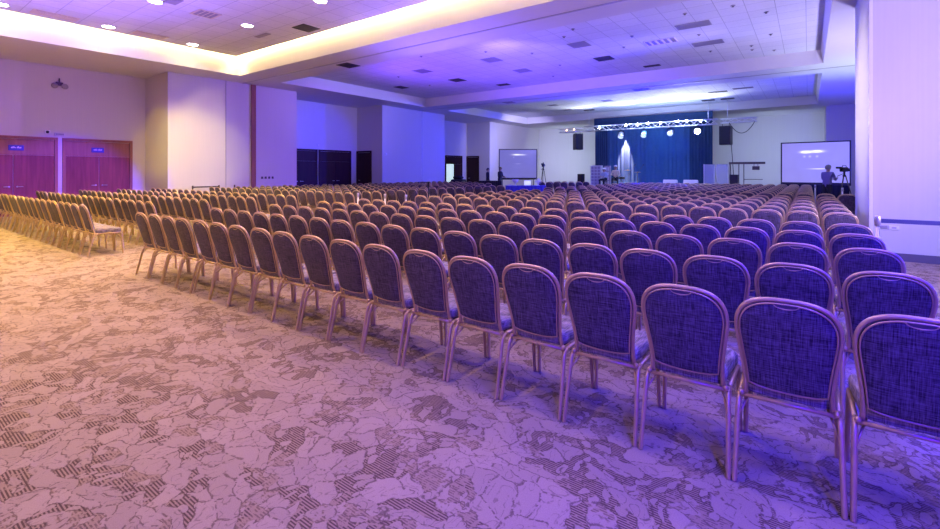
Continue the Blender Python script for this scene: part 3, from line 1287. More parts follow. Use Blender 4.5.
def truss(label, x0, x1, zc, size, hang, mname='truss'):
    r = thing('lighting_truss', label, 'truss', ((x0 + x1) / 2, TY, zc), 0, 'trusses over the stage')
    L_ = (x1 - x0) / 2
    h = size / 2
    corners = [(-h, -h), (h, -h), (h, h), (-h, h)]
    for (dy, dz) in corners:
        b = MB()
        b.tube([(-L_, dy, dz), (L_, dy, dz)], .025, 8)
        b.build('chord', M[mname], r)
    b = MB()
    n = max(2, int(2 * L_ / .36))
    for i in range(n):
        xa, xb = -L_ + 2 * L_ * i / n, -L_ + 2 * L_ * (i + 1) / n
        for k in range(4):
            (ya, za), (yb_, zb) = corners[k], corners[(k + 1) % 4]
            if i % 2:
                ya, za, yb_, zb = yb_, zb, ya, za
            b.tube([(xa, ya, za), (xb, yb_, zb)], .014, 5)
    b.build('bracing', M[mname], r)
    for hx in hang:
        b = MB()
        b.tube([(hx, 0, h), (hx, 0, TOP - zc - .02)], .02, 6)
        b.build('hanger_rod', M['dark_metal' if mname != 'truss' else 'truss'], r)
        b = MB()
        b.box((hx - .34, -.12, TOP - zc - .05), (hx + .34, .12, TOP - zc))
        b.build('ceiling_plate', M['vent'], r)
    return r


truss('bright white main truss with lamps across the stage', -12.35, -4.25, 4.42, .30, (-3.75, 3.55))
truss('short truss with amber lamps above the left hanging speaker', -14.2, -12.5, 4.36, .22, ())
truss('short truss above the right hanging speaker with a drooping cable', -4.1, -2.3, 4.42, .22, (-.55,))

# drooping cable on the right truss
b = MB()
pts = []
for i in range(15):
    u = i / 14
    pts.append((-3.65 + 1.25 * u, TY - .15, 4.30 - .62 * (1 - (2 * u - 1) ** 2)))
b.tube(pts, .022, 6)
tag(b.build('cable', M['cable']), 'dark cable drooping in a loop under the right truss', 'cable')


def hung_light(x, label, hot):
    r = thing('stage_light', label, 'stage light', (x, TY, 4.27), 0, 'stage lights under the truss')
    b = MB()
    b.tube([(0, 0, .02), (0, 0, -.10)], .03, 8)
    b.box((-.10, -.06, -.13), (.10, .06, -.09))
    b.box((-.05, -.17, -.03), (.05, .17, .0))
    b.build('clamp', M['black'], r)
    b = MB()
    b.tube([(-.17, 0, -.12), (-.20, 0, -.20), (-.20, 0, -.40), ], .022, 6)
    b.tube([(.17, 0, -.12), (.20, 0, -.20), (.20, 0, -.40), ], .022, 6)
    b.tube([(-.17, 0, -.12), (.17, 0, -.12)], .022, 6)
    b.build('yoke', M['black'], r)
    T = Matrix.Translation((0, 0, -.36)) @ Matrix.Rotation(hot, 4, 'X')
    b = MB()
    b.lathe([(.09, -.20), (.13, -.17), (.16, .0), (.18, .18), (.17, .20)], 18, 0, T)
    hd = b.build('lamp_body', M['steel'], r)
    b = MB()
    b.lathe([(.002, .205), (.155, .203)], 18, 0, T)
    b.build('lens', M['led_hot' if x > -6 else 'led_soft'], hd)
    return r


for x, a, l in ((-9.88, math.radians(148), 'leftmost stage lamp under the main truss, tilted onto the curtain'), (-8.42, math.radians(140), 'second stage lamp from the left under the main truss'),
                (-6.83, math.radians(112), 'third stage lamp from the left under the main truss'), (-5.30, math.radians(96), 'rightmost stage lamp under the main truss, glaring straight out')):
    hung_light(x, l, a)


def led_spot(x, z, label, m='led_white', y=TY - .20):
    r = thing('led_spot', label, 'stage light', (x, y, z), 0, 'small lamps along the truss')
    b = MB()
    b.lathe([(.05, .12), (.07, .10), (.075, -.02), (.07, -.03)], 12, 0, Matrix.Rotation(PI / 2, 4, 'X'))
    b.build('lamp_body', M['steel'], r)
    b = MB()
    b.lathe([(.06, .0), (.002, .012)], 12, 0, Matrix.Translation((0, -.125, 0)) @ Matrix.Rotation(PI / 2, 4, 'X'))
    b.build('lens', M[m], r)
    return r


LX = [(-11.2, 4.42), (-9.45, 4.47), (-8.72, 4.49), (-8.1, 4.52), (-7.35, 4.50), (-6.35, 4.54), (-5.85, 4.53), (-5.1, 4.48)]
for k, (x, z) in enumerate(LX):
    led_spot(x, z, 'small bright blue-white lamp on the main truss, %s from the left' % ORD[k])
led_spot(-13.55, 4.38, 'small amber lamp on the left short truss, left one', 'led_orange')
led_spot(-13.0, 4.40, 'small amber lamp on the left short truss, right one', 'led_orange')


def hung_speaker(x, label, w, h, zt, ry):
    r = thing('hanging_speaker', label, 'speaker', (x, TY + .02, zt), ry)
    b = MB()
    b.box((-w / 2, -.3, -h), (w / 2, .3, 0), 0, None, .02)
    b.build('cabinet', M['black'], r)
    b = MB()
    b.box((-w / 2 + .03, -.315, -h + .04), (w / 2 - .03, -.295, -.04))
    b.build('grille', M['black_cloth'], r)
    b = MB()
    for s in (-1, 1):
        b.tube([(s * w * .3, 0, -.02), (s * w * .3, 0, 4.255 - zt)], .015, 6)
    b.build('bracket', M['dark_metal'], r)
    return r


hung_speaker(-12.86, 'black loudspeaker hanging left of the stage curtain', .52, 1.12, 4.13, .75)
hung_speaker(-3.84, 'black loudspeaker hanging right of the stage curtain', .58, 1.08, 4.13, -.1)
b = MB()
b.tube([(-3.56, TY + .02, 3.03), (-3.42, TY + .02, .9), (-3.40, TY + .3, .02)], .018, 6)
tag(b.build('cable', M['cable']), 'thin cable hanging from the right loudspeaker to the floor', 'cable')


# stage furniture
def rack(name, label, x, y, w, d, h, cols, rows, body, gap, z=.55):
    r = thing(name, label, 'panel', (x, y, z))
    b = MB()
    b.box((-w / 2, -d / 2, 0), (w / 2, d / 2, h), 0, None, .01)
    b.build('body', M[body], r)
    for i in range(cols):
        b = MB()
        for j in range(rows):
            xa = -w / 2 + .06 + (w - .06) * i / cols
            xb = -w / 2 + (w - .06) * (i + 1) / cols
            za = .08 + (h - .1) * j / rows
            zb = .02 + (h - .1) * (j + 1) / rows
            b.box((xa, -d / 2 - .02, za), (xb, -d / 2 + .01, zb))
        b.build('shelf_bay', M[gap], r)
    return r


rack('shelf_rack', 'pale open rack with shelf bays on the left of the stage', -11.55, 30.3, .72, .4, 1.37, 3, 6, 'rack_panel', 'rack_gap')
rack('display_board', 'grey narrow board beside the pale rack on the stage', -10.86, 30.45, .40, .2, 1.34, 2, 4, 'vent_grey', 'rack_panel')
r = thing('floor_speaker', 'small black speaker box standing left of the pale rack', 'speaker', (-12.55, 30.0, .55))
b = MB(); b.box((-.19, -.18, 0), (.19, .18, .80), 0, None, .015); b.build('cabinet', M['black'], r)
b = MB(); b.lathe([(.002, 0), (.12, 0), (.14, .012)], 16, 0, Matrix.Translation((0, -.175, .2)) @ Matrix.Rotation(PI / 2, 4, 'X')); b.build('cone', M['dark_metal'], r)


def monitor(x, label):
    r = thing('stage_monitor', label, 'monitor', (x, 29.15, .55), 0, 'white floor monitors')
    b = MB()
    w = .38
    prof = [(-.18, 0), (.18, 0), (.18, .42), (-.02, .48), (-.18, .14)]
    b.loft([[(-w, y, z) for y, z in prof], [(w, y, z) for y, z in prof]], 0, True, True, False)
    b.build('cabinet', M['white_plastic'], r)
    b = MB()
    b.box((-.2, -.186, .02), (.22, -.176, .12))
    b.build('grille', M['black'], r)
    return r


monitor(-6.62, 'white wedge box on the stage front, left one')
monitor(-5.5, 'white wedge box on the stage front, right one')


def acrylic(x, w, label, y=29.9):
    r = thing('clear_screen', label, 'screen', (x, y, .55))
    b = MB()
    b.box((-w / 2, -.01, .03), (w / 2, .01, 1.38))
    b.build('sheet', M['acrylic'], r)
    b = MB()
    b.box((-w / 2, -.03, 0), (-w / 2 + .03, .03, 1.39))
    b.box((w / 2 - .03, -.03, 0), (w / 2, .03, 1.39))
    b.box((-w / 2, -.03, 0), (w / 2, .03, .03))
    b.build('frame', M['rack_panel'], r)
    return r


acrylic(-4.64, .60, 'bluish clear panel on the right of the stage')
acrylic(-3.98, .60, 'paler clear panel, right of the bluish one')

r = thing('metal_frame', 'dark goalpost frame with a hanging sign box right of the stage', 'frame', (-3.0, 29.6, 0))
b = MB()
for x in (-.55, -.12, .12):
    b.tube([(x, 0, 0), (x, 0, 1.98)], .035 if x < -.3 else .02, 8)
b.build('posts', M['dark_metal'], r)
b = MB(); b.box((-.60, -.06, 1.92), (1.12, .06, 2.04)); b.build('top_rail', M['dark_metal'], r)
b = MB(); b.tube([(.12, 0, 1.08), (1.0, 0, 1.08)], .02, 6); b.build('hand_rail', M['dark_metal'], r)
b = MB(); b.box((.52, -.05, 1.60), (.86, .05, 1.80)); b.tube([(.6, 0, 1.78), (.6, 0, 1.94)], .012, 5); b.tube([(.78, 0, 1.78), (.78, 0, 1.94)], .012, 5)
b.build('sign_box', M['dark_metal'], r)
r = thing('floor_speaker', 'black speaker box on legs inside the dark goalpost frame', 'speaker', (-3.32, 29.35, 0))
b = MB(); b.box((-.19, -.18, .78), (.19, .16, 1.34), 0, None, .015); b.build('cabinet', M['black'], r)
b = MB()
for sx in (-.15, .15):
    for sy in (-.13, .12):
        b.tube([(sx, sy, 0), (sx, sy, .79)], .018, 6)
b.build('stand', M['black'], r)


# drums and stands
def mic_stand(x, y, lean, label, z=.55):
    r = thing('microphone_stand', label, 'microphone stand', (x, y, z), 0, 'microphone stands')
    b = MB()
    for k in range(3):
        a = k * 2 * PI / 3 + .4
        b.tube([(0, 0, .12), (.26 * math.cos(a), .26 * math.sin(a), .008)], .011, 5)
    b.build('tripod_base', M['dark_metal'], r)
    b = MB(); b.tube([(0, 0, .1), (0, 0, .95)], .012, 6); b.build('pole', M['dark_metal'], r)
    b = MB(); b.tube([(-lean * .3, 0, .70), (lean, 0, 1.35)], .010, 6); b.build('boom', M['dark_metal'], r)
    b = MB(); b.ball((lean * 1.03, 0, 1.37), .035, 8); b.tube([(lean * 1.03, 0, 1.37), (lean * 1.25, 0, 1.45)], .016, 6); b.build('microphone', M['black'], r)
    return r


mic_stand(-9.15, 29.7, .30, 'thin microphone stand leaning right in the light cone')
mic_stand(-8.95, 30.6, .35, 'second thin microphone stand behind the first in the light cone')

r = thing('snare_drum', 'small white-headed drum on a stand beside the beige-clad player', 'drum', (-9.55, 29.35, .55))
b = MB(); b.lathe([(.17, .48), (.18, .49), (.18, .62), (.17, .63)], 20); b.build('shell', M['black'], r)
b = MB(); b.lathe([(.002, .634), (.168, .632)], 20); b.build('drum_head', M['white_plastic'], r)
b = MB()
for k in range(3):
    a = k * 2 * PI / 3
    b.tube([(0, 0, .3), (.2 * math.cos(a), .2 * math.sin(a), .0)], .012, 5)
    b.tube([(0, 0, .3), (.14 * math.cos(a), .14 * math.sin(a), .49)], .012, 5)
b.build('stand', M['dark_metal'], r)
for k, (x, y, h, l) in enumerate(((-9.45, 30.3, 1.05, 'shiny cymbal on a stand, nearer the beige-clad player'), (-9.0, 30.9, .92, 'shiny cymbal on a stand, farther right of the beige-clad player'))):
    r = thing('cymbal', l, 'cymbal', (x, y, .55), 0, 'cymbals')
    b = MB(); b.lathe([(.02, h + .03), (.05, h + .02), (.2, h), (.2, h - .004), (.02, h + .02)], 20, 0, Matrix.Rotation(.06, 4, 'X')); b.build('plate', M['brass'], r)
    b = MB()
    b.tube([(0, 0, .1), (0, 0, h + .04)], .012, 6)
    for q in range(3):
        a = q * 2 * PI / 3
        b.tube([(0, 0, .22), (.2 * math.cos(a), .2 * math.sin(a), .006)], .012, 5)
    b.build('stand', M['dark_metal'], r)


# ------------------------------------------------------------------ projection screens
def proj_screen(x, y, rz, w, h, z0, m, label, drape, legs=True):
    r = thing('projection_screen', label, 'screen', (x, y, 0), rz, 'projection screens')
    b = MB()
    b.box((-w / 2, -.012, -h / 2), (w / 2, .012, h / 2))
    b.build('screen_surface', m, r, (0, 0, z0 + h / 2))
    f = .055
    b = MB()
    b.box((-w / 2 - f, -.035, z0 - .13), (w / 2 + f, .03, z0))
    b.box((-w / 2 - f, -.035, z0 + h), (w / 2 + f, .03, z0 + h + f))
    b.box((-w / 2 - f, -.035, z0), (-w / 2, .03, z0 + h))
    b.box((w / 2, -.035, z0), (w / 2 + f, .03, z0 + h))
    b.build('frame', M['black'], r)
    b = MB()
    for s in (-1, 1):
        b.tube([(s * w * .42, .06, z0), (s * w * .42, .06, .02)], .025, 6)
        b.box((s * w * .42 - .04, -.1, 0), (s * w * .42 + .04, .32, .025))
    b.build('leg', M['dark_metal'], r)
    if drape:
        b = MB()
        n = 60
        top = [(-w / 2 + w * i / n, .02 + .025 * math.sin(i * .9), z0 - .1) for i in range(n + 1)]
        bot = [(p[0], p[1] * 1.6, .01) for p in top]
        b.loft([bot, top], 0, False, False, True, None, False)
        b.build('drape', M['black_cloth'], r)
    return r


s_l = screen_material('left_projection', (.30, .28, .85, 1), .46, [(-.08, .63, .30, .05, 1.3), (.35, .62, .2, .04, .6), (-.3, .45, .05, .05, .25), (0, 0.0, .2, .025, .35), (0, -.15, .35, .015, .10), (0, -.28, .35, .015, .10)])
s_r = screen_material('right_projection', (.42, .38, .95, 1), .60, [(-.35, .52, .20, .06, 1.5), (.10, .54, .24, .06, 1.3), (-.40, .30, .05, .05, .4), (-.18, .30, .05, .05, .4), (.1, .30, .05, .05, .4), (.05, -.30, .30, .02, .6), (.30, -.30, .25, .02, .5)])
sx, sy_ = 32.0, 0
xa = (518 - 470) / F_PX * 32.0
proj_screen(xa * CY - 32 * SY, xa * SY + 32 * CY, YAW, 2.55, 1.93, 1.08, s_l, 'free-standing projection screen at the far left corner of the hall', False)
proj_screen(.24, 27.8, -.12 + .0, 2.62, 1.92, .98, s_r, 'free-standing projection screen on the right, behind the camera operator', True)


# ------------------------------------------------------------------ control desk at the left
r = thing('control_desk', 'control desk under a royal blue cloth in front of the left screen', 'desk', (-12.55, 22.3, 0), .55)
b = MB()
b.box((-1.10, -.38, .70), (1.10, .38, .74), 0, None, .01)
b.build('desk_top', M['royal_cloth'], r)
b = MB()
n = 70
top = [(-1.09 + 2.18 * i / n, -.385, .705) for i in range(n + 1)]
bot = [(-1.09 + 2.18 * i / n, -.42 - .03 * math.sin(i * 1.1), .02) for i in range(n + 1)]
b.loft([bot, top], 0, False, False, True, None, False)
b.build('cloth_front', M['royal_cloth'], r)
b = MB()
for sx_ in (-.98, .98):
    for sy2 in (-.3, .3):
        b.tube([(sx_, sy2, 0), (sx_, sy2, .70)], .025, 6)
b.build('legs', M['dark_metal'], r)
TD = TR(-12.55, 22.3, 0, .55)


def on_desk(x, y, z=.74):
    p = TD @ Vector((x, y, z))
    return (p.x, p.y, p.z)


r = thing('desk_lamp', 'white goblet-shaped lamp on the left of the control desk', 'lamp', on_desk(-.55, 0))
b = MB(); b.lathe([(.10, 0), (.10, .02), (.025, .04), (.025, .16)], 16); b.build('stem', M['white_plastic'], r)
b = MB(); b.lathe([(.05, .15), (.12, .18), (.19, .34), (.175, .34), (.09, .19)], 18); b.build('lamp_shade', M['white_plastic'], r)
r = thing('laptop', 'open pale laptop in the middle of the control desk', 'laptop', on_desk(.1, -.05), .45)
b = MB(); b.box((-.19, -.13, 0), (.19, .13, .02), 0, None, .004); b.build('keyboard', M['steel'], r)
b = MB(); b.box((-.19, .0, 0), (.19, .012, .27), 0, Matrix.Translation((0, .13, .015)) @ Matrix.Rotation(-.25, 4, 'X')); lid = b.build('lid', M['steel'], r)
b = MB(); b.box((-.175, -.003, .015), (.175, .001, .255), 0, Matrix.Translation((0, .13, .015)) @ Matrix.Rotation(-.25, 4, 'X')); b.build('display', glow('laptop_display', (.6, .7, 1, 1), .8), lid)
r = thing('desk_fan', 'round white fan on the right of the control desk', 'fan', on_desk(.70, 0), .5)
b = MB(); b.lathe([(.13, 0), (.13, .025), (.025, .05), (.02, .2)], 16); b.build('base', M['white_plastic'], r)
b = MB()
for q in range(5):
    b.tube([((.05 + .055 * q) * math.cos(a), -.04 - .02 * math.sin(q), .38 + (.05 + .055 * q) * math.sin(a)) for a in [2 * PI * i / 24 for i in range(24)]], .007, 5, 0, True)
for q in range(12):
    a = 2 * PI * q / 12
    b.tube([(0, -.06, .38), (.27 * math.cos(a), -.05, .38 + .27 * math.sin(a))], .005, 4)
b.build('guard', M['white_plastic'], r)
b = MB()
for q in range(4):
    a = 2 * PI * q / 4
    T = Matrix.Translation((0, 0, .38)) @ Matrix.Rotation(a, 4, 'Y')
    b.add([(.03, -.01, -.03), (.22, .02, -.08), (.24, -.02, .06), (.03, .02, .03)], [(0, 1, 2, 3)], 0, False, T)
b.lathe([(.05, -.03), (.05, .06)], 12, 0, Matrix.Translation((0, 0, .38)) @ Matrix.Rotation(PI / 2, 4, 'X'))
b.build('blades', M['white_plastic'], r)
r.scale = (.72, .72, .62)
r = thing('paper_stack', 'low pile of white papers at the left end of the control desk', 'papers', on_desk(-.90, -.16), .5)
for q in range(2):
    b = MB(); b.box((-.13 + .13 * q, -.09, 0), (-.01 + .13 * q, .09, .05 + .02 * q)); b.build('sheet_pile', M['white_plastic'], r)

r = thing('equipment_rack', 'low black draped equipment rack left of the blue-clothed control desk', 'rack', (-14.38, 21.5, 0), YAW)
b = MB(); b.box((-.58, -.26, .05), (.58, .26, .96), 0, None, .03); b.build('rack_body', M['black'], r)
b = MB()
n = 48
pts_ = [(-.60 + 1.2 * i / n, -.275 - .015 * math.sin(i * 1.3)) for i in range(n + 1)] + [(.60, .28), (-.60, .28)]
b.loft([[(x, y * 1.06, .02) for x, y in pts_], [(x, y, .97) for x, y in pts_], [(x * .98, y * .95, 1.0) for x, y in pts_]], 0, False, True, False); b.build('drape', M['black_cloth'], r)
r = thing('flight_case', 'black rounded equipment case in front of the bright doorway', 'case', (-18.66, 24.2, 0), .2)
b = MB(); b.box((-.42, -.34, .08), (.42, .34, 1.0), 0, None, .05); b.build('case_body', M['black'], r)
b = MB(); b.box((-.32, -.26, .98), (.28, .26, 1.24), 0, None, .1); b.build('cover', M['black_cloth'], r)
b = MB()
for sx_ in (-.33, .33):
    for sy2 in (-.26, .26):
        b.lathe([(.05, -.02), (.05, .02)], 10, 0, Matrix.Translation((sx_, sy2, .05)) @ Matrix.Rotation(PI / 2, 4, 'X'))
        b.box((sx_ - .03, sy2 - .03, .06), (sx_ + .03, sy2 + .03, .09))
b.build('castors', M['dark_metal'], r)


def tripod_camera(x, y, h, rz, label, legspread=.35):
    r = thing('tripod_camera', label, 'camera', (x, y, 0), rz)
    for k in range(3):
        a = k * 2 * PI / 3 + .5
        b = MB()
        b.tube([(.04 * math.cos(a), .04 * math.sin(a), h - .38), (legspread * math.cos(a), legspread * math.sin(a), .015)], [.022, .016], 6)
        b.build('leg', M['dark_metal'], r)
    b = MB(); b.lathe([(.05, h - .42), (.06, h - .36), (.035, h - .34), (.035, h - .22)], 12); b.build('tripod_head', M['black'], r)
    b = MB(); b.tube([(0, 0, h - .28), (-.06, -.34, h - .40)], .012, 6); b.build('pan_handle', M['black'], r)
    b = MB(); b.box((-.06, -.20, h - .22), (.06, .16, h - .04), 0, None, .015); body = b.build('camera_body', M['black'], r)
    b = MB(); b.lathe([(.045, 0), (.055, .10), (.065, .13), (.06, .14)], 14, 0, Matrix.Translation((0, .155, h - .14)) @ Matrix.Rotation(-PI / 2, 4, 'X')); b.build('lens', M['glass_dark'], body)
    b = MB(); b.box((-.05, -.44, h - .10), (.04, -.19, h - .02), 0, None, .01); b.build('viewfinder', M['black'], body)
    b = MB(); b.tube([(0, -.12, h - .04), (0, -.10, h + .03), (0, .10, h + .03), (0, .12, h - .04)], .014, 6); b.build('carry_handle', M['black'], body)
    return r


tripod_camera(-12.95, 25.2, 2.02, .3, 'black camera on a tall tripod at the right edge of the left screen', .3)
tripod_camera(1.16, 23.75, 1.72, YAW - PI / 2 + .35, 'video camera on a tripod in front of the right screen')


# ------------------------------------------------------------------ people
def person(label, loc, rz, J, cloth, hair, extra=None, grip=(.6, .6)):
    """J: joint positions in the person's own frame (+Y forward)."""
    V, E, R = [], [], []

    def v(p, r):
        V.append(Vector(p)); R.append(r)
        return len(V) - 1

    def chain(a, pts):
        for p, r in pts:
            b_ = v(p, r)
            E.append((a, b_))
            a = b_
        return a
    L = lambda a, b_, t: Vector(a).lerp(Vector(b_), t)
    pel = v(J['pelvis'], .135)
    chest = chain(pel, [(L(J['pelvis'], J['chest'], .5), .125), (J['chest'], (.145))])
    neck = chain(chest, [(L(J['chest'], J['neck'], .75), .10), (J['neck'], .055), (J['head0'], .062), (L(J['head0'], J['head1'], .35), .088), (L(J['head0'], J['head1'], .7), .090), (J['head1'], .055)])
    for s in ('l', 'r'):
        sh = chain(chest, [(J['sh_' + s], .068), (L(J['sh_' + s], J['el_' + s], .5), .052), (J['el_' + s], .044), (L(J['el_' + s], J['wr_' + s], .4), .042), (J['wr_' + s], .028)])
        d = (Vector(J['wr_' + s]) - Vector(J['el_' + s])).normalized()
        chain(sh, [(Vector(J['wr_' + s]) + d * .045, .034), (Vector(J['wr_' + s]) + d * .085, .026)])
        hp = chain(pel, [(J['hip_' + s], .098), (L(J['hip_' + s], J['kn_' + s], .5), .080), (J['kn_' + s], .060), (L(J['kn_' + s], J['an_' + s], .4), .056), (J['an_' + s], .040)])
        t = Vector(J['an_' + s])
        fd = Vector(J.get('toe', (0, 1, 0)))
        chain(hp, [(t + fd * .06 + Vector((0, 0, -.045)), .042), (t + fd * .17 + Vector((0, 0, -.055)), .034)])
    me = bpy.data.meshes.new('body')
    me.from_pydata(V, E, [])
    o = bpy.data.objects.new('body_rig', me)
    COL.objects.link(o)
    sk = o.modifiers.new('skin', 'SKIN')
    for i, sv in enumerate(me.skin_vertices[0].data):
        sv.radius = (R[i], R[i])
        sv.use_root = (i == 0)
    o.modifiers.new('sub', 'SUBSURF').levels = 2
    dg = bpy.context.evaluated_depsgraph_get()
    bm_ = bpy.data.meshes.new_from_object(o.evaluated_get(dg))
    bpy.data.objects.remove(o)
    b = MB()
    vs = [p.co.copy() for p in bm_.vertices]
    # flatten the torso a little front to back
    for p in bm_.polygons:
        c = sum((vs[i] for i in p.vertices), Vector()) / len(p.vertices)

        def near(k):
            return (c - Vector(J[k])).length
        zneck = J['neck'][2]
        mi = 1
        if c.z > zneck - .005 and (Vector((c.x, c.y, 0)) - Vector((J['neck'][0], J['neck'][1], 0))).length < .17:
            mi = 0
        elif min(near('wr_l'), near('wr_r')) < .115 and not (c - Vector(J['el_l'])).length < .15 and not (c - Vector(J['el_r'])).length < .15 and \
                max((c - Vector(J['wr_l'])).dot((Vector(J['wr_l']) - Vector(J['el_l'])).normalized()) if near('wr_l') < .13 else -1,
                    (c - Vector(J['wr_r'])).dot((Vector(J['wr_r']) - Vector(J['el_r'])).normalized()) if near('wr_r') < .13 else -1) > -.01:
            mi = 0
        elif min(near('an_l'), near('an_r')) < .1 or c.z < min(J['an_l'][2], J['an_r'][2]) - .01 or min(near('an_l'), near('an_r')) < .2 and (c.z < J['an_l'][2] + .01):
            mi = 3
        elif min((c - L(J['hip_l'], J['kn_l'], t)).length for t in (0, .25, .5, .75, 1)) < .13 or min((c - L(J['hip_r'], J['kn_r'], t)).length for t in (0, .25, .5, .75, 1)) < .13 \
                or min((c - L(J['kn_' + s], J['an_' + s], t)).length for t in (0, .3, .6, .9) for s in 'lr') < .11:
            mi = 2
        b.add([vs[i] for i in p.vertices], [tuple(range(len(p.vertices)))], mi, True)
    bpy.data.meshes.remove(bm_)
    # face
    h0, h1 = Vector(J['head0']), Vector(J['head1'])
    up = (h1 - h0).normalized()
    fw = Vector(J.get('look', (0, 1, 0))).normalized()
    sd = fw.cross(up).normalized()
    hc = h0.lerp(h1, .5)
    for s in (-1, 1):
        b.ball(hc + fw * .080 + sd * (s * .032) + up * .012, .012, 8, 4)
        b.ball(hc + sd * (s * .092), (.012, .022, .032), 8, 0)
    b.ball(hc + fw * .096 - up * .018, (.013, .016, .022), 8, 0)
    b.ball(hc + fw * .082 - up * .055, (.024, .010, .008), 8, 5)
    # hands: five fingers each
    for s, cl in zip(('l', 'r'), grip):
        d = (Vector(J['wr_' + s]) - Vector(J['el_' + s])).normalized()
        pz = Vector((0, 0, -1)) - d * Vector((0, 0, -1)).dot(d)
        if pz.length < .2:
            pz = Vector((0, 1, 0)) - d * d.y
        pz.normalize()
        sw = d.cross(pz)
        base = Vector(J['wr_' + s]) + d * .075
        for k, ln in enumerate((.070, .080, .075, .058)):
            p0 = base + sw * (.012 * (1.5 - k) * 1.25)
            p1 = p0 + d * ln * .5 + pz * (ln * .15 * cl)
            p2 = p1 + d * ln * .35 * (1 - .5 * cl) + pz * ln * .45 * cl
            p3 = p2 + d * ln * .2 * (1 - cl) + pz * ln * .3 * cl
            b.tube([p0 - d * .02, p0, p1, p2, p3], [.009, .0095, .0088, .008, .006], 6, 0)
        t0 = Vector(J['wr_' + s]) + d * .035 + sw * .024
        b.tube([t0 - sw * .01, t0 + sw * .012 + d * .015, t0 + sw * .022 + d * .04 + pz * .01, t0 + sw * .018 + d * .058 + pz * .022 * cl], [.011, .011, .0095, .007], 6, 0)
    r = thing('person', label, 'person', loc, rz)
    b.build('body', [M['skin'], cloth[0], cloth[1], M['shoes'], M['eye'], M['lip']], r)
    hb = MB()
    hm, capm = hair
    Rm = Matrix((sd, fw, up)).transposed().to_4x4()
    T = Matrix.Translation(hc) @ Rm
    rings = []
    for j in range(7):
        a = math.radians(-5 + 95 * j / 6)
        rr = max(.02, math.cos(a))
        rings.append([(.100 * rr * math.cos(2 * PI * i / 18), -.012 + .108 * rr * math.sin(2 * PI * i / 18) - (.02 if math.sin(2 * PI * i / 18) > .3 and j == 0 else 0), .030 + .105 * math.sin(a)) for i in range(18)])
    back = [(.094 * math.cos(2 * PI * i / 18), -.030 + .085 * math.sin(2 * PI * i / 18), (-.055 if math.sin(2 * PI * i / 18) < .1 else .025)) for i in range(18)]
    hb.loft([back] + rings, 0, False, True, True, T)
    hb.build('hair', M[hm], r)
    if capm:
        cb_ = MB()
        rings = [[(.108 * k * math.cos(2 * PI * i / 18), -.01 + .116 * k * math.sin(2 * PI * i / 18), z) for i in range(18)] for k, z in ((1, .05), (1.02, .09), (.92, .125), (.6, .155), (.1, .165))]
        cb_.loft(rings, 0, True, True, True, T)
        cb_.box((-.07, .07, .05), (.07, .19, .065), 0, T, .006)
        cb_.build('cap', M[capm], r)
    if extra:
        extra(r)
    return r


def standing(h=1.75, la=0.0, arm='down', lean=0.0):
    k = h / 1.75
    J = {'pelvis': (0, 0, .95), 'chest': (0, .01 + lean * .3, 1.33), 'neck': (0, .01 + lean * .45, 1.50), 'head0': (0, .025 + lean * .5, 1.56), 'head1': (0, .03 + lean * .55, 1.73),
         'hip_l': (-.095, 0, .90), 'hip_r': (.095, 0, .90), 'kn_l': (-.105, .02, .50), 'kn_r': (.105, .03, .50), 'an_l': (-.11, -.02, .085), 'an_r': (.12, .0, .085),
         'sh_l': (-.185, lean * .35, 1.43), 'sh_r': (.185, lean * .35, 1.43)}
    if arm == 'down':
        J.update({'el_l': (-.25, -.02, 1.14), 'wr_l': (-.245, .07, .90), 'el_r': (.25, -.02, 1.14), 'wr_r': (.245, .07, .90)})
    elif arm == 'desk':
        J.update({'el_l': (-.25, .06, 1.15), 'wr_l': (-.16, .30, 1.10), 'el_r': (.25, .04, 1.15), 'wr_r': (.14, .28, 1.12)})
    elif arm == 'camera':
        J.update({'el_l': (-.24, .12, 1.18), 'wr_l': (-.13, .38, 1.20), 'el_r': (.22, .14, 1.17), 'wr_r': (.10, .42, 1.24)})
    return {a: tuple(x * k for x in p) for a, p in J.items()}


def seated():
    return {'pelvis': (0, 0, .52), 'chest': (0, .05, .90), 'neck': (0, .07, 1.07), 'head0': (0, .09, 1.13), 'head1': (0, .10, 1.30),
            'hip_l': (-.10, .03, .50), 'hip_r': (.10, .03, .50), 'kn_l': (-.17, .42, .50), 'kn_r': (.17, .42, .50), 'an_l': (-.17, .36, .085), 'an_r': (.17, .38, .085),
            'sh_l': (-.185, .05, 1.00), 'sh_r': (.185, .05, 1.00), 'el_l': (-.27, .12, .74), 'wr_l': (-.14, .33, .72), 'el_r': (.27, .12, .74), 'wr_r': (.13, .33, .74)}


def stool(x, y, label):
    r = thing('stool', label, 'stool', (x, y, .55))
    b = MB(); b.lathe([(.17, .36), (.175, .37), (.175, .405), (.15, .415), (.01, .417)], 18); b.build('seat', M['black'], r)
    for k in range(4):
        a = k * PI / 2 + PI / 4
        b = MB(); b.tube([(.11 * math.cos(a), .11 * math.sin(a), .365), (.17 * math.cos(a), .17 * math.sin(a), 0)], .013, 6); b.build('leg', M['dark_metal'], r)


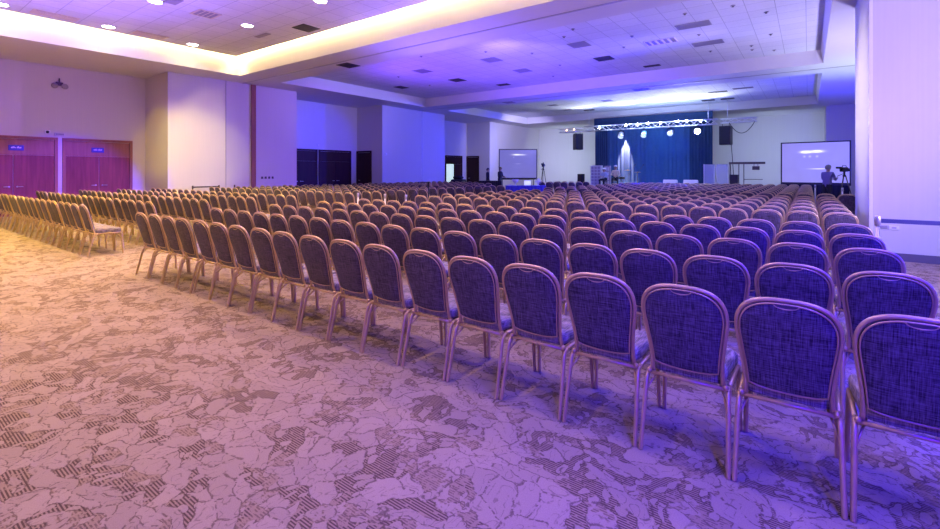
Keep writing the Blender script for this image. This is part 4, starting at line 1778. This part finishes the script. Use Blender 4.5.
person('person in dark clothes standing left of the left screen', (-17.95, 26.6, 0), -1.2, standing(1.74, 0, 'down'), (M['dark_coat'], M['trousers']), ('hair', None))
person('person in dark clothes in front of the left edge of the left screen', (-16.95, 26.6, 0), -1.6, standing(1.80, 0, 'desk', .06), (M['dark_coat'], M['trousers']), ('hair', None))
person('person in a violet shirt operating the video camera by the right screen', (.60, 23.25, 0), YAW - PI / 2 + .35, standing(1.76, 0, 'camera', .10), (M['violet_shirt'], M['trousers']), ('grey_hair', None))
person('seated person in a beige top and white cap playing on stage', (-10.15, 30.0, .55), PI + .2, seated(), (M['beige'], M['trousers']), ('hair', 'white_plastic'))
stool(-10.15, 30.0, 'stool under the player in beige')
jj = seated()
person('seated person in a pale blue top and white cap, left of the beige-clad player', (-10.75, 29.6, .55), PI - .2, {k: (p[0] * .86, p[1] * .86, p[2] * .86) for k, p in jj.items()}, (M['pale_blue'], M['trousers']), ('hair', 'white_plastic'))
r0 = thing('stool', 'low stool under the player in pale blue', 'stool', (-10.75, 29.6, .55))
b = MB(); b.lathe([(.17, .285), (.175, .295), (.175, .32), (.01, .33)], 18); b.build('seat', M['black'], r0)
for k in range(4):
    a = k * PI / 2 + PI / 4
    b = MB(); b.tube([(.11 * math.cos(a), .11 * math.sin(a), .29), (.17 * math.cos(a), .17 * math.sin(a), 0)], .013, 6); b.build('leg', M['dark_metal'], r0)


# ------------------------------------------------------------------ lights
def lamp(kind, name, loc, energy, color, target=None, size=.3, angle=60, blend=.5):
    d = bpy.data.lights.new(name, kind)
    d.energy = energy
    d.color = color
    if kind == 'SPOT':
        d.spot_size = math.radians(angle)
        d.spot_blend = blend
        d.shadow_soft_size = size
    elif kind == 'POINT':
        d.shadow_soft_size = size
    elif kind == 'AREA':
        d.size = size
    o = bpy.data.objects.new(name, d)
    COL.objects.link(o)
    o.location = loc
    if target is not None:
        o.rotation_euler = (Vector(target) - Vector(loc)).to_track_quat('-Z', 'Y').to_euler()
    return o


WARM = (1.0, .62, .26)
LIGHTS = []
# colour and strength of each lamp family (red, green, blue gain on its base power)
GAIN = {
    'downlight_a': (3.9, 2.45, 0.15), 'downlight_b': (3.7, 2.3, 0.13), 'downlight_c': (3.0, 1.85, 0.12), 'downlight_d': (2.3, 1.35, 0.25), 'downlight_e': (1.0, 0.6, 0.2),
    'blue_behind_fill': (0, 0, 7.6), 'left_violet_fill': (0.6, 0.1, 3.4), 'aisle_blue_fill': (0.25, 0.1, 1.9), 'coffer_side_fill': (2.0, 1.6, 6.0), 'coffer_end_fill': (0.6, 0.4, 3.6), 'block_blue_fill': (.12, .05, 1.6), 'violet_overhead': (0.65, 0.42, 4.6), 'pier_warm_fill': (2.0, 1.35, 0.15), 'violet_up_fill': (0.66, 0.4, 4.0), 'near_wall': (0.85, 0.95, 1.9),
    'beam_up': (0.56, 0.34, 1.05), 'beam_left_fill': (0.53, 0.32, 3.0), 'right_recess': (0.82, 0.74, 1.6), 'right_recess_far': (0.1, 0.08, 2.28), 'right_soffit_fill': (1.8, 2.25, 2.4),
    'pier_side_fill': (2.0, 1.7, 0.9), 'recess_blue_fill': (0, 0, 2.4), 'stage_blue_b': (0, 0, 2.8), 'stage_blue_c': (0, 0, 2.3), 'stage_blue_d': (0.55, 0.05, 2.2),
    'hall_blue': (0, 0, 4.4), 'ceiling_blue_fill': (0.24, 0.08, 1.2), 'ceiling_blue_far_fill': (0.25, 0.12, 2.1), 'door_violet': (0.6, 0, 7.5), 'pier_white_fill': (2.4, 2.2, 0.5),
    'truss_led': (0.22, 0.3, 0.55), 'front_white': (0.3, 0.3, 0.3), 'recess_up': (1.35, 1.45, 1.6), 'curtain_cone': (7.0, 3.6, 3.0), 'curtain_blue': (0, 0.05, 0.13),
    'side_white_fill': (0.58, 0.72, 1.0), 'side_white_right_fill': (0.52, 0.66, 1.1), 'screen_corner': (1.9, 1.8, 4.0), 'camera_fill': (0.15, 0, 1.2), 'blue_right': (0, 0, 5.8),
}


def L(key, kind, loc, energy, color, target=None, size=.3, angle=60, blend=.5):
    g = GAIN.get(key, (1, 1, 1))
    k = max(g)
    o = lamp(kind, key + '_lamp', loc, energy * k, tuple(c / k for c in g), target, size, angle, blend)
    LIGHTS.append((key, o))
    return o


for key, x in (('downlight_a', -17.1), ('downlight_b', -13.6), ('downlight_c', -10.1), ('downlight_d', -6.6), ('downlight_e', -3.1)):
    for y in (-2.2, .15, 2.5, 4.83, 7.25):
        L(key, 'SPOT', (x, y, TOP1 - .03), 200, (1.0, .66, .36), (x, y, 0), .14, 120, .9)
L('blue_behind_fill', 'SPOT', (2.2, -2.2, 4.6), 400, (.2, .15, 1), (1.5, 2.4, 0), .3, 74, 1.0)  # unseen lamp added behind the camera so its shadows fall out of sight
for x, y in ((1.5, 1.5), (2.0, 5.0), (.2, 8.2)):
    L('violet_overhead', 'SPOT', (x, y, 5.15), 200, (.5, .35, 1.0), (x - .8, y + .6, 0), .2, 100, .9)
for x in (-13.8, -11.0, -8.2, -5.2, -2.0):
    L('violet_up_fill', 'SPOT', (x, 2.4, 1.9), 300, (.55, .35, 1.0), (x, 2.6, 6), .4, 124, .9)  # no fixture stands here; added uplights tint the first recess violet
L('beam_left_fill', 'SPOT', (-9.0, 10.6, 2.2), 300, (.5, .35, 1.0), (-8.0, 10.8, 6), .4, 140, .9)  # added uplight without a fixture, colours the near beam's underside
L('blue_right', 'SPOT', (5.2, 4.4, 3.0), 900, (.15, .12, 1.0), (.2, 5.2, .3), .4, 50, 1.0)
L('near_wall', 'SPOT', (4.4, 5.0, 2.4), 500, (.60, .52, 1.0), (2.0, 10.6, 2.1), .4, 118, .9)
L('beam_up', 'SPOT', (3.0, 6.5, 1.4), 900, (.60, .52, 1.0), (-3, 11, 6.0), .4, 120, .9)
L('right_recess', 'SPOT', (2.3, 17.0, 1.0), 900, (.60, .52, 1.0), (1.2, 16.6, 6.0), .3, 128, .9)
L('right_soffit_fill', 'SPOT', (2.4, 21.0, 1.5), 200, (.6, .6, 1), (1.6, 21.5, 6), .3, 90, .9)  # unseen spot put in to brighten the right soffit
L('ceiling_blue_far_fill', 'SPOT', (-9.5, 17.6, 2.0), 300, (.3, .2, 1), (-9.5, 18.4, 6), .3, 140, .9)  # second added uplight, turns the far end of the middle recess blue
L('right_recess_far', 'SPOT', (2.3, 25.0, 1.0), 700, (.60, .52, 1.0), (-.5, 27.0, 5.5), .3, 150, .9)
L('pier_side_fill', 'SPOT', (-3.6, 12.4, 3.6), 420, (.60, .52, 1.0), (.87, 12.2, 2.8), .3, 56, .9)  # floating spot without a fixture, put in to light the right pier's side
L('recess_blue_fill', 'SPOT', (2.5, 18.3, 3.0), 5200, (.14, .12, 1.0), (-21.5, 15.4, 2.6), .2, 15, .6)  # not on the stage: unseen spot added to turn the left recess blue
L('stage_blue_b', 'SPOT', (-8.0, TY - .5, 3.9), 2500, (.14, .12, 1.0), (-19.3, 20.5, 2.8), .2, 34, .7)
L('stage_blue_c', 'SPOT', (-9.0, TY - .5, 3.9), 1200, (.14, .12, 1.0), (-21.5, 26.3, 2.8), .2, 40, .7)
L('stage_blue_d', 'SPOT', (-6.0, TY - .5, 3.9), 4200, (.14, .12, 1.0), (-19.3, 11.2, 2.8), .2, 16, .5)
L('block_blue_fill', 'SPOT', (-5.5, 14.6, 5.15), 500, (.1, .05, 1), (-5.0, 21.0, .5), .3, 110, .9)  # invented lamp that gives the far chair backs their blue
L('aisle_blue_fill', 'SPOT', (-2.5, 4.6, 5.0), 400, (.2, .08, 1), (-2.0, 11.0, .5), .3, 74, 1.0)  # added spot, carries the blue past the first cross aisle
L('coffer_side_fill', 'SPOT', (2.5, 15.6, 4.55), 900, (.5, .45, 1), (-17.9, 15.6, 5.5), .2, 26, .9)  # no real source: long throw added to light the recess's left face
L('coffer_end_fill', 'SPOT', (-8.0, 11.7, 4.7), 220, (.4, .3, 1), (-9.5, 20.1, 5.45), .2, 100, .9)  # unseen lamp added to light the recess's far face
L('hall_blue', 'SPOT', (-8.2, TY - .5, 3.8), 2500, (.2, .15, 1.0), (-8, 12, 2.0), .3, 100, .9)
L('ceiling_blue_fill', 'SPOT', (-13.5, 13.2, 1.6), 900, (.2, .15, 1.0), (-11.5, 15.0, 6.0), .3, 130, .9)  # unseen uplight added in mid-hall to turn the middle recess blue
L('door_violet', 'SPOT', (-5.5, 7.5, 5.0), 2600, (.35, .06, 1.0), (-21.5, 4.75, .2), .15, 19, .45)
L('pier_warm_fill', 'SPOT', (-16.0, .8, 5.0), 420, (1, .8, .5), (-20.25, 7.28, 2.7), .1, 21, .5)  # made-up warm spot that yellows the near side of the first pier
L('left_violet_fill', 'SPOT', (-7.5, 5.5, 5.1), 500, (.3, .1, 1), (-21.5, 3.2, 4.0), .15, 40, .9)  # added without a fixture, pushes the left wall towards violet
L('pier_white_fill', 'SPOT', (-8.5, 1.0, 5.15), 900, (1, .85, .8), (-19.35, 8.2, 2.3), .1, 16, .6)  # narrow spot put in to whiten the near part of the first pier
for x, z in LX:
    L('truss_led', 'POINT', (x, TY - .42, z + .05), 60, (.85, .92, 1.0), None, .05)
for x in (-12.0, -9.5, -7.0, -4.5):
    L('recess_up', 'SPOT', (x, TY - .6, 4.5), 120, (.85, .92, 1.0), (x, TY - 2.6, 5.7), .1, 130, .9)
L('front_white', 'SPOT', (-6.05, TY - .5, 3.9), 900, (.85, .92, 1.0), (-8, 12, 5.2), .15, 100, .8)
L('curtain_cone', 'SPOT', (-10.02, 31.50, 4.35), 900, (.85, .85, 1.0), (-10.16, 31.80, .6), .03, 31, .55)
L('curtain_blue', 'SPOT', (-8.2, TY - .3, 4.1), 900, (.10, .45, 1.0), (-8.2, 31.8, 2.5), .3, 130, .8)
L('side_white_fill', 'SPOT', (-16.0, 32.6, 2.4), 500, (.78, .88, 1.0), (-16.2, 36.9, 2.4), .3, 130, .8)  # unseen lamp placed close to the end wall to brighten its left part
L('side_white_right_fill', 'SPOT', (-2.0, 32.2, 2.4), 500, (.78, .88, 1.0), (-2.0, 36.9, 2.4), .3, 130, .8)  # same kind of added lamp for the right part of the end wall
L('screen_corner', 'SPOT', (-14.5, 27.5, 4.8), 300, (.78, .88, 1.0), (-19.3, 32.0, 2.6), .3, 90, .8)
L('camera_fill', 'SPOT', (4.6, -4.0, 3.0), 900, (.2, .15, 1.0), (-.8, 4, .6), .6, 56, 1.0)

w = bpy.data.worlds.new('world')
SC.world = w
w.use_nodes = True
w.node_tree.nodes['Background'].inputs['Color'].default_value = (.01, .01, .02, 1)
w.node_tree.nodes['Background'].inputs['Strength'].default_value = 0.0

SC.view_settings.view_transform = 'Standard'
SC.view_settings.look = 'None'
SC.view_settings.exposure = 0.14
SC.view_settings.gamma = 1.0
SC.view_settings.use_curve_mapping = False
SC.cycles.use_denoising = True
SC.cycles.max_bounces = 6
SC.cycles.diffuse_bounces = 4
SC.cycles.glossy_bounces = 3
SC.cycles.sample_clamp_indirect = 6
SC.cycles.caustics_reflective = False
SC.cycles.caustics_refractive = False
